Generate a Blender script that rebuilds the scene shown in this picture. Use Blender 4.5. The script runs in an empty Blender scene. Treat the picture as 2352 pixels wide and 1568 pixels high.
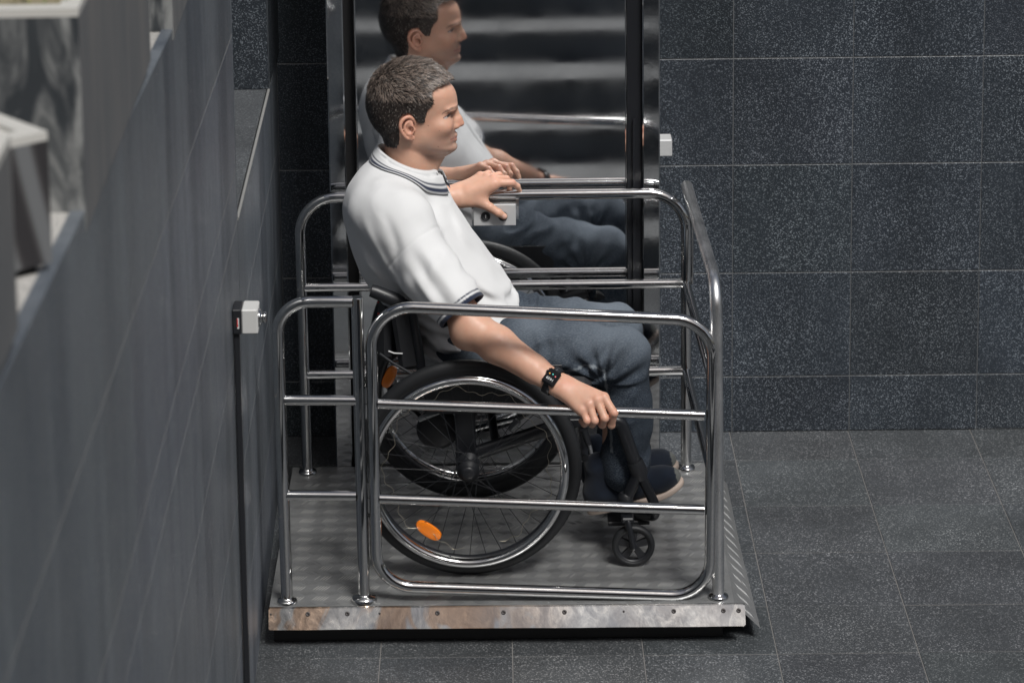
import bpy, math, random
import numpy as np
from mathutils import Vector, Matrix
random.seed(7); rng = np.random.default_rng(7)
S = bpy.context.scene
C = bpy.data.collections.new('scene'); S.collection.children.link(C)
V = lambda *a: np.array(a, float)

# ------------------------------------------------------------------ camera
F_PX, PX, PY = 6929.8, 1104.0, -195.1          # measured on a 2352 x 1568 view of the photograph
CAM = V(0.573, -7.5, 3.349)
def _rot(p, y, r):
    cp,sp=math.cos(p),math.sin(p); cy,sy=math.cos(y),math.sin(y); cr,sr=math.cos(r),math.sin(r)
    return V([cy,-sy,0],[sy,cy,0],[0,0,1]) @ V([1,0,0],[0,cp,-sp],[0,sp,cp]) @ V([cr,0,sr],[0,1,0],[-sr,0,cr])
ROT = _rot(math.radians(-11.277), math.radians(.273), math.radians(.729))
def at(px, py, Y=None, X=None, Z=None, plane=None):
    """real point where the line of sight through a measured pixel meets a plane of the place"""
    d = ROT @ V((px-PX)/F_PX, 1, -(py-PY)/F_PX)
    if plane is not None: n, c = plane; t = (c - n@CAM)/(n@d)
    elif Y is not None: t = (Y-CAM[1])/d[1]
    elif X is not None: t = (X-CAM[0])/d[0]
    else: t = (Z-CAM[2])/d[2]
    return CAM + t*d
cd = bpy.data.cameras.new('camera'); cam = bpy.data.objects.new('camera', cd); C.objects.link(cam); S.camera = cam
m = Matrix.Identity(4)
for i in range(3):
    m[i][0] = ROT[i,0]; m[i][1] = ROT[i,2]; m[i][2] = -ROT[i,1]; m[i][3] = CAM[i]
cam.matrix_world = m
cd.sensor_width = 36; cd.lens = F_PX/2352*36
cd.shift_x = (1176-PX)/2352; cd.shift_y = -(784-PY)/2352
cd.clip_end = 400; cd.clip_start = .05
cd.dof.use_dof = True; cd.dof.focus_distance = 8.2; cd.dof.aperture_fstop = 6.3

# ------------------------------------------------------------------ daylight (soft, overcast)
W = bpy.data.worlds.new('World'); S.world = W; W.use_nodes = True
nt = W.node_tree; nt.nodes.clear()
sky = nt.nodes.new('ShaderNodeTexSky'); sky.sky_type = 'NISHITA'; sky.sun_disc = False
SUN_EL, SUN_AZ = math.radians(56), math.radians(152)     # azimuth clockwise from +Y
sky.sun_elevation = SUN_EL; sky.sun_rotation = SUN_AZ; sky.dust_density = 4; sky.air_density = 1
hsv = nt.nodes.new('ShaderNodeHueSaturation'); hsv.inputs['Saturation'].default_value = .65
bg = nt.nodes.new('ShaderNodeBackground'); bg.inputs['Strength'].default_value = .052
wo = nt.nodes.new('ShaderNodeOutputWorld')
nt.links.new(sky.outputs[0], hsv.inputs['Color']); nt.links.new(hsv.outputs[0], bg.inputs[0]); nt.links.new(bg.outputs[0], wo.inputs[0])
sd = bpy.data.lights.new('sun', 'SUN'); sd.energy = 3.3; sd.angle = math.radians(18); sd.color = (1, .985, .955)
sun = bpy.data.objects.new('sun', sd); C.objects.link(sun)
sdir = Vector((math.sin(SUN_AZ)*math.cos(SUN_EL), math.cos(SUN_AZ)*math.cos(SUN_EL), math.sin(SUN_EL)))
sun.rotation_euler = sdir.to_track_quat('Z', 'Y').to_euler()
S.view_settings.view_transform = 'Standard'; S.view_settings.look = 'None'
S.view_settings.exposure = 0.06; S.view_settings.gamma = 1

# ------------------------------------------------------------------ helpers
def link(o, parent=None):
    C.objects.link(o)
    if parent is not None: o.parent = parent
    return o
def tag(o, label=None, cat=None, group=None, kind=None):
    for k, v in (('label',label),('category',cat),('group',group),('kind',kind)):
        if v: o[k] = v
    return o
def empty(name, loc, label, cat, group=None):
    o = bpy.data.objects.new(name, None); C.objects.link(o); o.location = loc; o.empty_display_size = .1
    return tag(o, label, cat, group)
ORG = {}
class MB:
    """collects vertices and faces in world coordinates; build() makes ONE mesh object"""
    def __init__(s): s.v=[]; s.f=[]; s.mi=[]; s.sm=[]; s.n=0
    def add(s, v, f, mat=0, smooth=True):
        v = np.asarray(v, float); s.v.append(v)
        for q in f: s.f.append([int(i)+s.n for i in q]); s.mi.append(mat); s.sm.append(smooth)
        s.n += len(v); return s
    def box(s, lo, hi, mat=0, R=None, o=None, bev=0):
        lo=V(*lo); hi=V(*hi)
        if bev:
            return s.bbox(lo, hi, bev, mat, R, o)
        v = V(*[[ (lo,hi)[i][0],(lo,hi)[j][1],(lo,hi)[k][2]] for i in (0,1) for j in (0,1) for k in (0,1)])
        f = [(0,1,3,2),(4,6,7,5),(0,4,5,1),(2,3,7,6),(0,2,6,4),(1,5,7,3)]
        if R is not None: v = v@np.asarray(R).T
        if o is not None: v = v+o
        return s.add(v, f, mat, False)
    def bbox(s, lo, hi, b, mat=0, R=None, o=None):
        c=(lo+hi)/2; h=(hi-lo)/2; vs=[]; idx={}
        for sx in (-1,1):
            for sy in (-1,1):
                for sz in (-1,1):
                    sg=V(sx,sy,sz)
                    for a in range(3):
                        p=h-b; p=p.copy(); p[a]=h[a]; idx[(sx,sy,sz,a)]=len(vs); vs.append(c+sg*p)
        f=[]
        for a in range(3):
            u,w=[(1,2),(2,0),(0,1)][a]
            for sg in (-1,1):
                q=[]
                for (su,sw) in ((-1,-1),(1,-1),(1,1),(-1,1)):
                    k=[0,0,0]; k[a]=sg; k[u]=su; k[w]=sw; q.append(idx[tuple(k)+(a,)])
                f.append(q if sg>0 else q[::-1])
        for a in range(3):
            u,w=[(1,2),(2,0),(0,1)][a]
            for su in (-1,1):
                for sw in (-1,1):
                    k1=[0,0,0];k1[a]=-1;k1[u]=su;k1[w]=sw;k2=list(k1);k2[a]=1
                    q=[idx[tuple(k1)+(u,)],idx[tuple(k2)+(u,)],idx[tuple(k2)+(w,)],idx[tuple(k1)+(w,)]]
                    f.append(q if su*sw>0 else q[::-1])
        for sx in (-1,1):
            for sy in (-1,1):
                for sz in (-1,1):
                    q=[idx[(sx,sy,sz,a)] for a in range(3)]; f.append(q if sx*sy*sz>0 else q[::-1])
        v=V(*vs)
        if R is not None: v=v@np.asarray(R).T
        if o is not None: v=v+o
        return s.add(v,f,mat,False)
    def quad(s, a,b,c,d, mat=0): return s.add([a,b,c,d],[(0,1,2,3)],mat,False)
    def tube(s, path, r, n=20, mat=0, cap=True, closed=False, ex=(1,1)):
        P = np.array(path,float); k=len(P); rr = np.full(k,r) if np.isscalar(r) else np.array(r,float)
        T = np.zeros_like(P)
        if closed: T = np.roll(P,-1,0)-np.roll(P,1,0)
        else: T[1:-1]=P[2:]-P[:-2]; T[0]=P[1]-P[0]; T[-1]=P[-1]-P[-2]
        T/= np.linalg.norm(T,axis=1)[:,None]
        a = V(0,0,1) if abs(T[0][2])<.9 else V(0,1,0)
        u = np.cross(T[0],a); u/=np.linalg.norm(u)
        th=np.arange(n)*2*math.pi/n; vs=[]
        for i in range(k):
            u = u - T[i]*(u@T[i]); u/=np.linalg.norm(u); w=np.cross(T[i],u)
            vs.append(P[i]+rr[i]*(np.cos(th)[:,None]*u*ex[0]+np.sin(th)[:,None]*w*ex[1]))
        v=np.concatenate(vs); f=[]
        for i in range(k if closed else k-1):
            i2=(i+1)%k
            for j in range(n):
                j2=(j+1)%n; f.append((i*n+j,i*n+j2,i2*n+j2,i2*n+j))
        s.add(v,f,mat,True)
        if cap and not closed:
            for i,rev in ((0,True),(k-1,False)):
                q=list(range(n)); s.add(v[i*n:(i+1)*n],[q[::-1] if rev else q],mat,False)
        return s
    def cyl(s,a,b,r,r2=None,n=28,mat=0): return s.tube([a,b],[r,r if r2 is None else r2],n,mat)
    def lathe(s, c, axis, prof, n=40, mat=0):
        """prof: (radius, height along axis) list"""
        c=V(*c); ax=V(*axis); ax/=np.linalg.norm(ax); a=V(0,0,1) if abs(ax[2])<.9 else V(1,0,0)
        u=np.cross(ax,a); u/=np.linalg.norm(u); w=np.cross(ax,u); th=np.arange(n)*2*math.pi/n
        v=[]; f=[]
        for (r,h) in prof: v.append(c+ax*h+max(r,1e-5)*(np.cos(th)[:,None]*u+np.sin(th)[:,None]*w))
        for i in range(len(prof)-1):
            for j in range(n):
                j2=(j+1)%n; f.append((i*n+j,i*n+j2,(i+1)*n+j2,(i+1)*n+j))
        return s.add(np.concatenate(v),f,mat,True)
    def build(s, name, mats, parent=None, bevel=0, attr=None, autos=True):
        o0 = V(0,0,0)
        if parent is not None:
            o0 = V(*parent_loc(parent))
        v = np.concatenate(s.v)
        me = bpy.data.meshes.new(name)
        if parent is None:
            o0 = V(v[:,0].mean(), v[:,1].mean(), v[:,2].min())
        me.from_pydata((v-o0).tolist(), [], s.f)
        for mt in (mats if isinstance(mats,(list,tuple)) else [mats]): me.materials.append(mt)
        me.polygons.foreach_set('material_index', s.mi); me.polygons.foreach_set('use_smooth', s.sm)
        if attr is not None:
            ca = me.color_attributes.new('Col','FLOAT_COLOR','POINT'); ca.data.foreach_set('color', np.c_[attr,np.ones(len(attr))].astype(np.float32).ravel())
        me.update()
        o = bpy.data.objects.new(name, me); link(o, parent)
        if parent is None: o.location = o0
        if bevel:
            b=o.modifiers.new('bevel','BEVEL'); b.width=bevel; b.segments=2; b.limit_method='ANGLE'
        return o
def parent_loc(p):
    l = V(*p.location)
    while p.parent is not None: p=p.parent; l=l+V(*p.location)
    return l
def fillet(pts, r, n=8):
    """polyline with rounded corners; r scalar or list per inner corner"""
    pts=[V(*p) for p in pts]; out=[pts[0]]
    for i in range(1,len(pts)-1):
        a,b,c=pts[i-1],pts[i],pts[i+1]; rr = r if np.isscalar(r) else r[i-1]
        u=(a-b)/np.linalg.norm(a-b); w=(c-b)/np.linalg.norm(c-b)
        ang=math.acos(max(-1,min(1,u@w))); t=rr/math.tan(ang/2)
        p0=b+u*t; p1=b+w*t; bis=(u+w)/np.linalg.norm(u+w); cen=b+bis*rr/math.sin(ang/2)
        e0=(p0-cen)/rr; e1=(p1-cen)/rr; tot=math.acos(max(-1,min(1,e0@e1)))
        for k in range(n+1):
            th=tot*k/n; out.append(cen+rr*(math.sin(tot-th)*e0+math.sin(th)*e1)/math.sin(tot))
    out.append(pts[-1]); return out

# ---- materials
def mat(name, col=(.5,.5,.5), rough=.5, metal=0, spec=.5, **kw):
    mt = bpy.data.materials.new(name); mt.use_nodes=True
    b = mt.node_tree.nodes['Principled BSDF']
    b.inputs['Base Color'].default_value=(*col,1); b.inputs['Roughness'].default_value=rough
    b.inputs['Metallic'].default_value=metal; b.inputs['Specular IOR Level'].default_value=spec
    for k,v in kw.items(): b.inputs[k].default_value=v
    return mt
class NT:
    def __init__(s, mt): s.t=mt.node_tree; s.b=s.t.nodes['Principled BSDF']
    def n(s, ty, **kw):
        x=s.t.nodes.new(ty)
        for k,v in kw.items():
            if hasattr(x,k) and not k.startswith('i_'): setattr(x,k,v)
        return x
    def l(s,a,b): s.t.links.new(a,b)
    def coord(s, scale=(1,1,1), kind='Object'):
        tc=s.n('ShaderNodeTexCoord'); mp=s.n('ShaderNodeMapping'); mp.inputs['Scale'].default_value=scale
        s.l(tc.outputs[kind],mp.inputs[0]); return mp.outputs[0]
    def noise(s, vec, scale, detail=4, rough=.55, dist=0):
        x=s.n('ShaderNodeTexNoise'); x.inputs['Scale'].default_value=scale; x.inputs['Detail'].default_value=detail
        x.inputs['Roughness'].default_value=rough; x.inputs['Distortion'].default_value=dist
        if vec is not None: s.l(vec,x.inputs['Vector'])
        return x.outputs['Fac']
    def ramp(s, fac, stops, interp='LINEAR'):
        x=s.n('ShaderNodeValToRGB'); x.color_ramp.interpolation=interp; e=x.color_ramp.elements
        while len(e)<len(stops): e.new(.5)
        for k,(p,c) in enumerate(stops):
            e[k].position=p; e[k].color=(*c,1) if not np.isscalar(c) else (c,c,c,1)
        s.l(fac,x.inputs[0]); return x.outputs[0]
    def mix(s, fac, a, b, mode='MIX'):
        x=s.n('ShaderNodeMix'); x.data_type='RGBA'; x.blend_type=mode
        for i,v in ((0,fac),(6,a),(7,b)):
            sock=x.inputs[i]
            if hasattr(v,'is_linked'): s.l(v,sock)
            elif np.isscalar(v): sock.default_value = v if i==0 else (v,v,v,1)
            else: sock.default_value=(*v,1)
        return x.outputs[2]
    def math(s, op, a, b=None, c=None):
        x=s.n('ShaderNodeMath'); x.operation=op
        for i,v in enumerate((a,b,c)):
            if v is None: continue
            if hasattr(v,'is_linked'): s.l(v,x.inputs[i])
            else: x.inputs[i].default_value=v
        return x.outputs[0]
    def bump(s, h, strength=.3, dist=.002, normal=None):
        x=s.n('ShaderNodeBump'); x.inputs['Strength'].default_value=strength; x.inputs['Distance'].default_value=dist
        s.l(h,x.inputs['Height'])
        if normal is not None: s.l(normal,x.inputs['Normal'])
        return x.outputs[0]
    def col(s,v): s.l(v,s.b.inputs['Base Color'])
    def rgh(s,v): s.l(v,s.b.inputs['Roughness'])
    def nrm(s,v): s.l(v,s.b.inputs['Normal'])

def granite(name, base, fleck, density=.62, rough=.32, fs=260, spec=.5):
    """dark stone with pale crystals, base/fleck are real colours"""
    mt=mat(name,base,rough,0,spec); t=NT(mt); v=t.coord()
    vo=t.n('ShaderNodeTexNoise'); vo.inputs['Scale'].default_value=fs; vo.inputs['Detail'].default_value=2; vo.inputs['Roughness'].default_value=.6; t.l(v,vo.inputs['Vector'])
    f=t.ramp(vo.outputs['Fac'],[(density-.03,0),(density+.05,1)])
    big=t.noise(v,4,5,.65); amt=t.ramp(big,[(.32,.30),(.68,1)]); st=t.noise(t.coord((1,1,.25)),2.3,4,.6)
    f2=t.math('MULTIPLY',f,amt)
    fine=t.noise(v,fs*2.1,2,.5)
    b1=t.mix(t.ramp(fine,[(.35,0),(.7,1)]),tuple(x*.6 for x in base),tuple(x*1.5 for x in base))
    tint=t.n('ShaderNodeVertexColor'); tint.layer_name='Col'
    c=t.mix(f2,b1,fleck); c=t.mix(1,c,t.ramp(st,[(.30,.70),(.70,1.25)]),'MULTIPLY'); c=t.mix(1,c,tint.outputs[0],'MULTIPLY')
    t.col(c)
    t.rgh(t.ramp(vo.outputs['Fac'],[(.3,rough+.1),(.7,rough-.06)]))
    t.nrm(t.bump(vo.outputs['Fac'],.25,.0015))
    return mt
def plain_tint(mt_col): return mt_col

M={}
M['wall']   = granite('granite_wall',(.023,.029,.037),(.235,.265,.295),.585,.36,250)
M['floor']  = granite('granite_floor',(.052,.057,.062),(.30,.31,.32),.600,.38,215)
M['grout']  = mat('grout',(.11,.115,.12),.85)
M['grout_dark'] = mat('grout_dark',(.16,.155,.15),.85); M['grout_pale']=mat('grout_pale',(.20,.20,.195),.85)
# polished tube
def chrome(name, base=(.62,.63,.64), rough=.09, scratch=.06):
    mt=mat(name,base,rough,1); t=NT(mt); v=t.coord((1,1,1)); n1=t.noise(v,9,5,.6); n2=t.noise(v,120,3,.6)
    t.rgh(t.ramp(n1,[(.3,rough*.7),(.75,rough+scratch)])); t.col(t.ramp(n2,[(.25,tuple(x*.86 for x in base)),(.7,base)]))
    t.nrm(t.bump(t.noise(v,35,2,.5),.05,.001)); return mt
M['chrome']=chrome('stainless_tube',(.62,.62,.62),.075,.05)
M['chrome_rim']=chrome('polished_rim',(.70,.70,.70),.10,.05)
def mirror_steel():
    mt=mat('mirror_steel',(.80,.81,.82),.02,1); t=NT(mt); v=t.coord((.35,1,1))
    n=t.noise(v,2.1,1,.4); n2=t.noise(t.coord((.2,1,1)),6,1,.3)
    h=t.math('ADD',n,t.math('MULTIPLY',n2,.12))
    t.nrm(t.bump(h,.095,.02))
    sm=t.noise(t.coord(),7,5,.6); t.rgh(t.ramp(sm,[(.3,.02),(.8,.075)]))
    return mt
M['mirror']=mirror_steel()
M['strip']=chrome('strip_steel',(.60,.61,.62),.04,.05); M['chrome_worn']=chrome('worn_tube',(.86,.86,.86),.36,.08)
M['brushed']=chrome('brushed_steel',(.62,.62,.62),.12,.08)
M['black']=mat('black_gap',(.006,.006,.007),.6)
M['black_metal']=mat('black_painted_metal',(.012,.013,.016),.32)
M['black_plastic']=mat('black_plastic',(.014,.015,.018),.42)
M['rubber']=mat('tyre_rubber',(.013,.014,.016),.55)
M['upholstery']=mat('black_upholstery',(.010,.011,.014),.75)
M['grey_metal']=mat('grey_lever',(.22,.23,.24),.4,.6)
M['amber']=mat('amber_reflector',(.80,.20,.01),.25,0,**{'Coat Weight':.6})
M['box_grey']=mat('grey_enclosure',(.52,.52,.51),.45)
M['box_alu']=mat('aluminium_enclosure',(.50,.505,.51),.5,.15)
M['red']=mat('red_print',(.5,.03,.03),.6); M['white']=mat('white_print',(.75,.75,.75),.5)
M['label']=mat('label_paper',(.55,.55,.55),.6); M['ink']=mat('ink',(.03,.03,.03),.6)
M['wire']=mat('silver_wire',(.6,.55,.45),.35,.9)
def galv():
    mt=mat('tread_plate',(.40,.40,.40),.38,.55); t=NT(mt); v=t.coord(); n=t.noise(v,4,6,.65); n2=t.noise(v,45,4,.6)
    c=t.ramp(n,[(.25,(.19,.195,.20)),(.6,(.31,.315,.32)),(.8,(.40,.40,.395))]); c=t.mix(t.ramp(n2,[(.4,0),(.75,.5)]),c,(.22,.22,.21)); t.col(c)
    t.rgh(t.ramp(n2,[(.3,.28),(.7,.46)])); return mt
M['deck']=galv()
def lipm():
    mt=mat('worn_plate_with_reflections',(.5,.5,.5),.22,1); t=NT(mt); v=t.coord((1,1,.5)); n=t.noise(v,7,6,.65,.4); n2=t.noise(v,22,5,.7,1.2)
    c=t.ramp(n,[(.3,(.34,.36,.38)),(.5,(.62,.62,.61)),(.72,(.78,.76,.73))]); c=t.mix(t.ramp(n2,[(.5,0),(.7,.3)]),c,(.40,.35,.31))
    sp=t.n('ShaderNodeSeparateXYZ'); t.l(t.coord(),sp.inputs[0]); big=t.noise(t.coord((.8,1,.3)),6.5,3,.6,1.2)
    refl_msk=t.math('MULTIPLY',t.ramp(big,[(.46,0),(.51,.62)]),t.ramp(t.math('ADD',sp.outputs['X'],.55),[(.45,1),(.75,0)])); c=t.mix(refl_msk,c,(.50,.27,.12)); b3=t.noise(t.coord((1,1,.7)),5.3,4,.6,1); c=t.mix(t.ramp(b3,[(.45,0),(.65,.3)]),c,(.42,.37,.33)); t.col(c)  # orange and brown reflections of the surroundings painted into the steel colour
    t.rgh(t.ramp(n2,[(.3,.10),(.7,.30)])); t.nrm(t.bump(n,.20,.006)); return mt
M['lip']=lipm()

# ------------------------------------------------------------------ big structure
Y_BACK=1.468; Z_FLOOR=-.10
def tiles(name, us, vs, frame, mt, grout, gap=.0026, thick=.004, back=.02, jitter=.0006, tone=.13, keep=None):
    """tile grid: us, vs are the joint lines; frame(u,v,d) -> world"""
    mb=MB(); cols=[]
    u0,u1,v0,v1=us[0],us[-1],vs[0],vs[-1]
    P=lambda u,v,d: V(*frame(u,v,d))
    if keep is None:
        a=[P(u,v,d) for d in (-back,0) for (u,v) in ((u0,v0),(u1,v0),(u1,v1),(u0,v1))]
        mb.add(a,[(3,2,1,0),(4,5,6,7),(0,1,5,4),(1,2,6,5),(2,3,7,6),(3,0,4,7)],1,False); cols+= [[1,1,1]]*8
    for i in range(len(us)-1):
        for j in range(len(vs)-1):
            if keep is not None and not keep((us[i]+us[i+1])/2,(vs[j]+vs[j+1])/2): continue
            if keep is not None:
                a=[P(u,v,d) for d in (-back,0) for (u,v) in ((us[i],vs[j]),(us[i+1],vs[j]),(us[i+1],vs[j+1]),(us[i],vs[j+1]))]
                mb.add(a,[(3,2,1,0),(4,5,6,7)],1,False); cols+= [[1,1,1]]*8
            g=gap/2; b=.0012; x0,x1,y0,y1=us[i]+g,us[i+1]-g,vs[j]+g,vs[j+1]-g
            h=[thick*.35+random.uniform(-jitter,jitter) for _ in range(4)]
            q=[(x0,y0),(x1,y0),(x1,y1),(x0,y1)]; qi=[(x0+b,y0+b),(x1-b,y0+b),(x1-b,y1-b),(x0+b,y1-b)]
            a=[P(*q[k],-.001) for k in range(4)]+[P(*q[k],h[k]-b*.6) for k in range(4)]+[P(*qi[k],h[k]) for k in range(4)]
            mb.add(a,[(0,1,5,4),(1,2,6,5),(2,3,7,6),(3,0,4,7),(4,5,9,8),(5,6,10,9),(6,7,11,10),(7,4,8,11),(8,9,10,11)],0,False)
            t=1+random.uniform(-tone,tone); cols+= [[t*random.uniform(.98,1.02),t,t*random.uniform(.98,1.03)]]*12
    return mb, np.array(cols)
# back wall: faces -Y
us=[-.10,.13,.52,.91,1.298,1.665,2.063,2.46,2.86,3.26,3.66,4.06,4.46,4.86,5.26,5.66,6.06,6.46,6.86]
vs=[Z_FLOOR,.081,.419,.766,1.104,1.45,1.79,2.05]
mb,co=tiles('w',us,vs,lambda u,v,d:(u,Y_BACK-d,v),M['wall'],M['grout'])
o=mb.build('back_wall',[M['wall'],M['grout']],attr=co); tag(o,'dark speckled granite tiled wall with pale joints behind the lift','wall')
mb=MB(); mb.box((-1.6,Y_BACK+.021,-1),(16,26,2.02),0); mb.box((-.1,Y_BACK-.03,2.052),(6.86,Y_BACK+.30,2.10),0); o=mb.build('upper_ground',M['floor'],attr=np.ones((16,3))); tag(o,kind='structure')
# floor
us=[-.11,.25,.597,.94,1.19,1.29,1.661,2.043,2.42,2.8,3.18,3.56,3.94,4.32,4.7,5.08,5.46,5.84,6.22,6.86]; us.remove(1.19)
vs=[-1.2,-.83,-.47,-.13,.165,.524,.863,1.226,Y_BACK]
mb,co=tiles('f',us,vs,lambda u,v,d:(u,v,Z_FLOOR-.002+d),M['floor'],M['grout_dark'])
o=mb.build('floor',[M['floor'],M['grout_dark']],attr=co); tag(o,kind='structure')

# left wall plane  X = XL(Y)
XL=lambda Y: -.0685-.019*Y
WP=(V(1,.019,0),-.0685)
ZK=lambda z,Y: z*(1-.03*Y) if z>0 else z          # courses of the side wall climb gently towards the street
def slate():
    mt=mat('honed_slate',(.09,.095,.105),.5); t=NT(mt)
    v=t.coord((1,1,.07)); n=t.noise(v,9,6,.6); n2=t.noise(t.coord(),160,3,.6); n3=t.noise(t.coord((1,1,.6)),1.3,3,.5); st=t.noise(t.coord((1,1,.03)),30,4,.6)
    c=t.ramp(n,[(.25,(.062,.072,.090)),(.5,(.092,.103,.120)),(.75,(.130,.138,.146))])
    c=t.mix(t.ramp(n2,[(.35,.0),(.75,.40)]),c,(.20,.215,.23)); c=t.mix(t.ramp(st,[(.50,0),(.68,.55)]),c,(.040,.048,.062)); mo=t.noise(t.coord((1,1,.5)),26,5,.7); c=t.mix(t.ramp(mo,[(.42,0),(.66,.6)]),c,(.19,.20,.21)); mo2=t.noise(t.coord((1,1,.8)),75,4,.7); c=t.mix(t.ramp(mo2,[(.50,0),(.72,.5)]),c,(.22,.235,.25)); c=t.mix(t.ramp(t.noise(t.coord((1,1,.12)),3.3,4,.6),[(.38,.8),(.58,0)]),c,(.042,.050,.064)); c=t.mix(t.ramp(t.noise(t.coord((1,1,.10)),7,3,.6),[(.50,0),(.62,.35)]),c,(.15,.157,.165))
    c=t.mix(t.ramp(n3,[(.35,0),(.7,.35)]),c,(.130,.135,.132))
    tint=t.n('ShaderNodeVertexColor'); tint.layer_name='Col'; c=t.mix(1,c,tint.outputs[0],'MULTIPLY'); c=t.mix(1,c,(.93,.98,1.04),'MULTIPLY'); t.col(c)
    t.rgh(t.ramp(n2,[(.3,.42),(.7,.58)])); t.nrm(t.bump(n2,.2,.001)); return mt
M['slate']=slate()
Y_CUT=-.42; Z_LEDGE=1.172; Z_TOP=1.924; Y_COL=1.016
YS=[-7.2,-2.9,Y_CUT,Y_COL,Y_BACK-.004]
ZS=[Z_FLOOR,.22,.56,.90,Z_LEDGE,1.30,1.63,Z_TOP]
mb,co=tiles('l',YS,ZS,lambda u,v,d:(XL(u)+d-.004,u,ZK(v,u)),M['slate'],M['grout'],gap=.0036,thick=.0010,jitter=.00008,tone=.03,
    keep=lambda u,v: not (Y_CUT<u<Y_COL and v>Z_LEDGE))
pts=co.tolist()
def addq(m,t,*q):
    mb.quad(*q,m); pts.extend([[t,t,t]]*4)
A=(XL(Y_CUT)-.003,Y_CUT); B=(-1.6,Y_CUT)
addq(0,1,(*A,ZK(Z_LEDGE,Y_CUT)),(*A,ZK(Z_TOP,Y_CUT)),(*B,ZK(Z_TOP,Y_CUT)),(*B,ZK(Z_LEDGE,Y_CUT)))
addq(0,1,(XL(-7.2)-.003,-7.2,ZK(Z_TOP,-7.2)),(XL(-7.2)-.024,-7.2,ZK(Z_TOP,-7.2)),(XL(Y_CUT)-.024,Y_CUT,ZK(Z_TOP,Y_CUT)),(XL(Y_CUT)-.003,Y_CUT,ZK(Z_TOP,Y_CUT)))
addq(0,1,(-1.6,-7.2,-.1),(XL(-7.2)-.01,-7.2,-.1),(XL(-7.2)-.01,-7.2,ZK(Z_TOP,-7.2)),(-1.6,-7.2,ZK(Z_TOP,-7.2)))
o=mb.build('stair_side_wall',[M['slate'],M['grout_pale']],attr=np.array(pts)); tag(o,'tall honed grey slate wall on the left carrying the planters','wall')
# ledge of the notch, with pale worn edge
mb=MB(); pts=[]
cuts=[Y_CUT,.10,.52,Y_COL]
for k in range(3):
    y0,y1=cuts[k]+.001,cuts[k+1]-.001
    mb.add([(-.9,y0,ZK(Z_LEDGE,y0)+.004),(XL(y0)-.010,y0,ZK(Z_LEDGE,y0)+.004),(XL(y1)-.010,y1,ZK(Z_LEDGE,y1)+.004),(-.9,y1,ZK(Z_LEDGE,y1)+.004)],[(0,1,2,3)],0,False); pts+=[[1,1,1]]*4
zz=lambda y:ZK(Z_LEDGE,y)+.002
x0,x1=XL(Y_CUT)-.012,XL(Y_COL)-.012
mb.quad((-.9,Y_CUT,zz(Y_CUT)),(x0,Y_CUT,zz(Y_CUT)),(x1,Y_COL,zz(Y_COL)),(-.9,Y_COL,zz(Y_COL)),1); pts+=[[1,1,1]]*4
mb.tube([(XL(Y_CUT)-.004,Y_CUT,zz(Y_CUT)),(XL(Y_COL)-.004,Y_COL,zz(Y_COL))],.0045,8,1); pts+=[[1,1,1]]*(16+16)
M['ledge']=granite('granite_ledge',(.06,.065,.07),(.22,.23,.24),.6,.45,160)
o=mb.build('wall_ledge',[M['ledge'],M['grout_pale']],attr=np.array(pts)); tag(o,'grey stone ledge with a pale worn edge in the notch of the left wall','ledge')
# pier at the far end of the notch
mb=MB(); pts=[]
mb.box((-.9,Y_COL,ZK(Z_LEDGE,Y_COL)+.006),(XL(Y_COL)-.004,Y_BACK-.001,3.2),0); pts=[[.7,.7,.7]]*8
z_=ZK(Z_LEDGE,Y_COL)+.002
mb.add([(XL(Y_COL)-.003,Y_COL,z_),(XL(Y_BACK)-.003,Y_BACK-.002,z_),(XL(Y_BACK)-.003,Y_BACK-.002,3.2),(XL(Y_COL)-.003,Y_COL,3.2)],[(0,1,2,3)],1,False); pts+=[[1,1,1]]*4
o=mb.build('granite_pier',[M['wall'],M['slate']],attr=np.array(pts)); tag(o,'speckled black granite pier rising above the ledge in the far left corner','pier')

# upper street level behind the left wall
M['pave']=granite('pale_paving',(.40,.39,.37),(.52,.50,.48),.55,.7,120)
mb=MB(); pts=[]
ZP=lambda y: ZK(Z_TOP,y)-.003
for k,(y0,y1,t) in enumerate([(-7.2,-3.95,1.1),(-3.95,-2.2,1.0),(-2.2,-2.0,.8),(-2.0,Y_CUT-.003,.12)]):  # last strip darkened: shade behind the large planter put into its tone
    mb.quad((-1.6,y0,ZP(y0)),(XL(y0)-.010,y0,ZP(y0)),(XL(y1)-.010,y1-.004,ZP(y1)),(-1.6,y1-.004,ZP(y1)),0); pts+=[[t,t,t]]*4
o=mb.build('upper_paving',[M['pave']],attr=np.array(pts)); tag(o,kind='structure')

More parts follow.
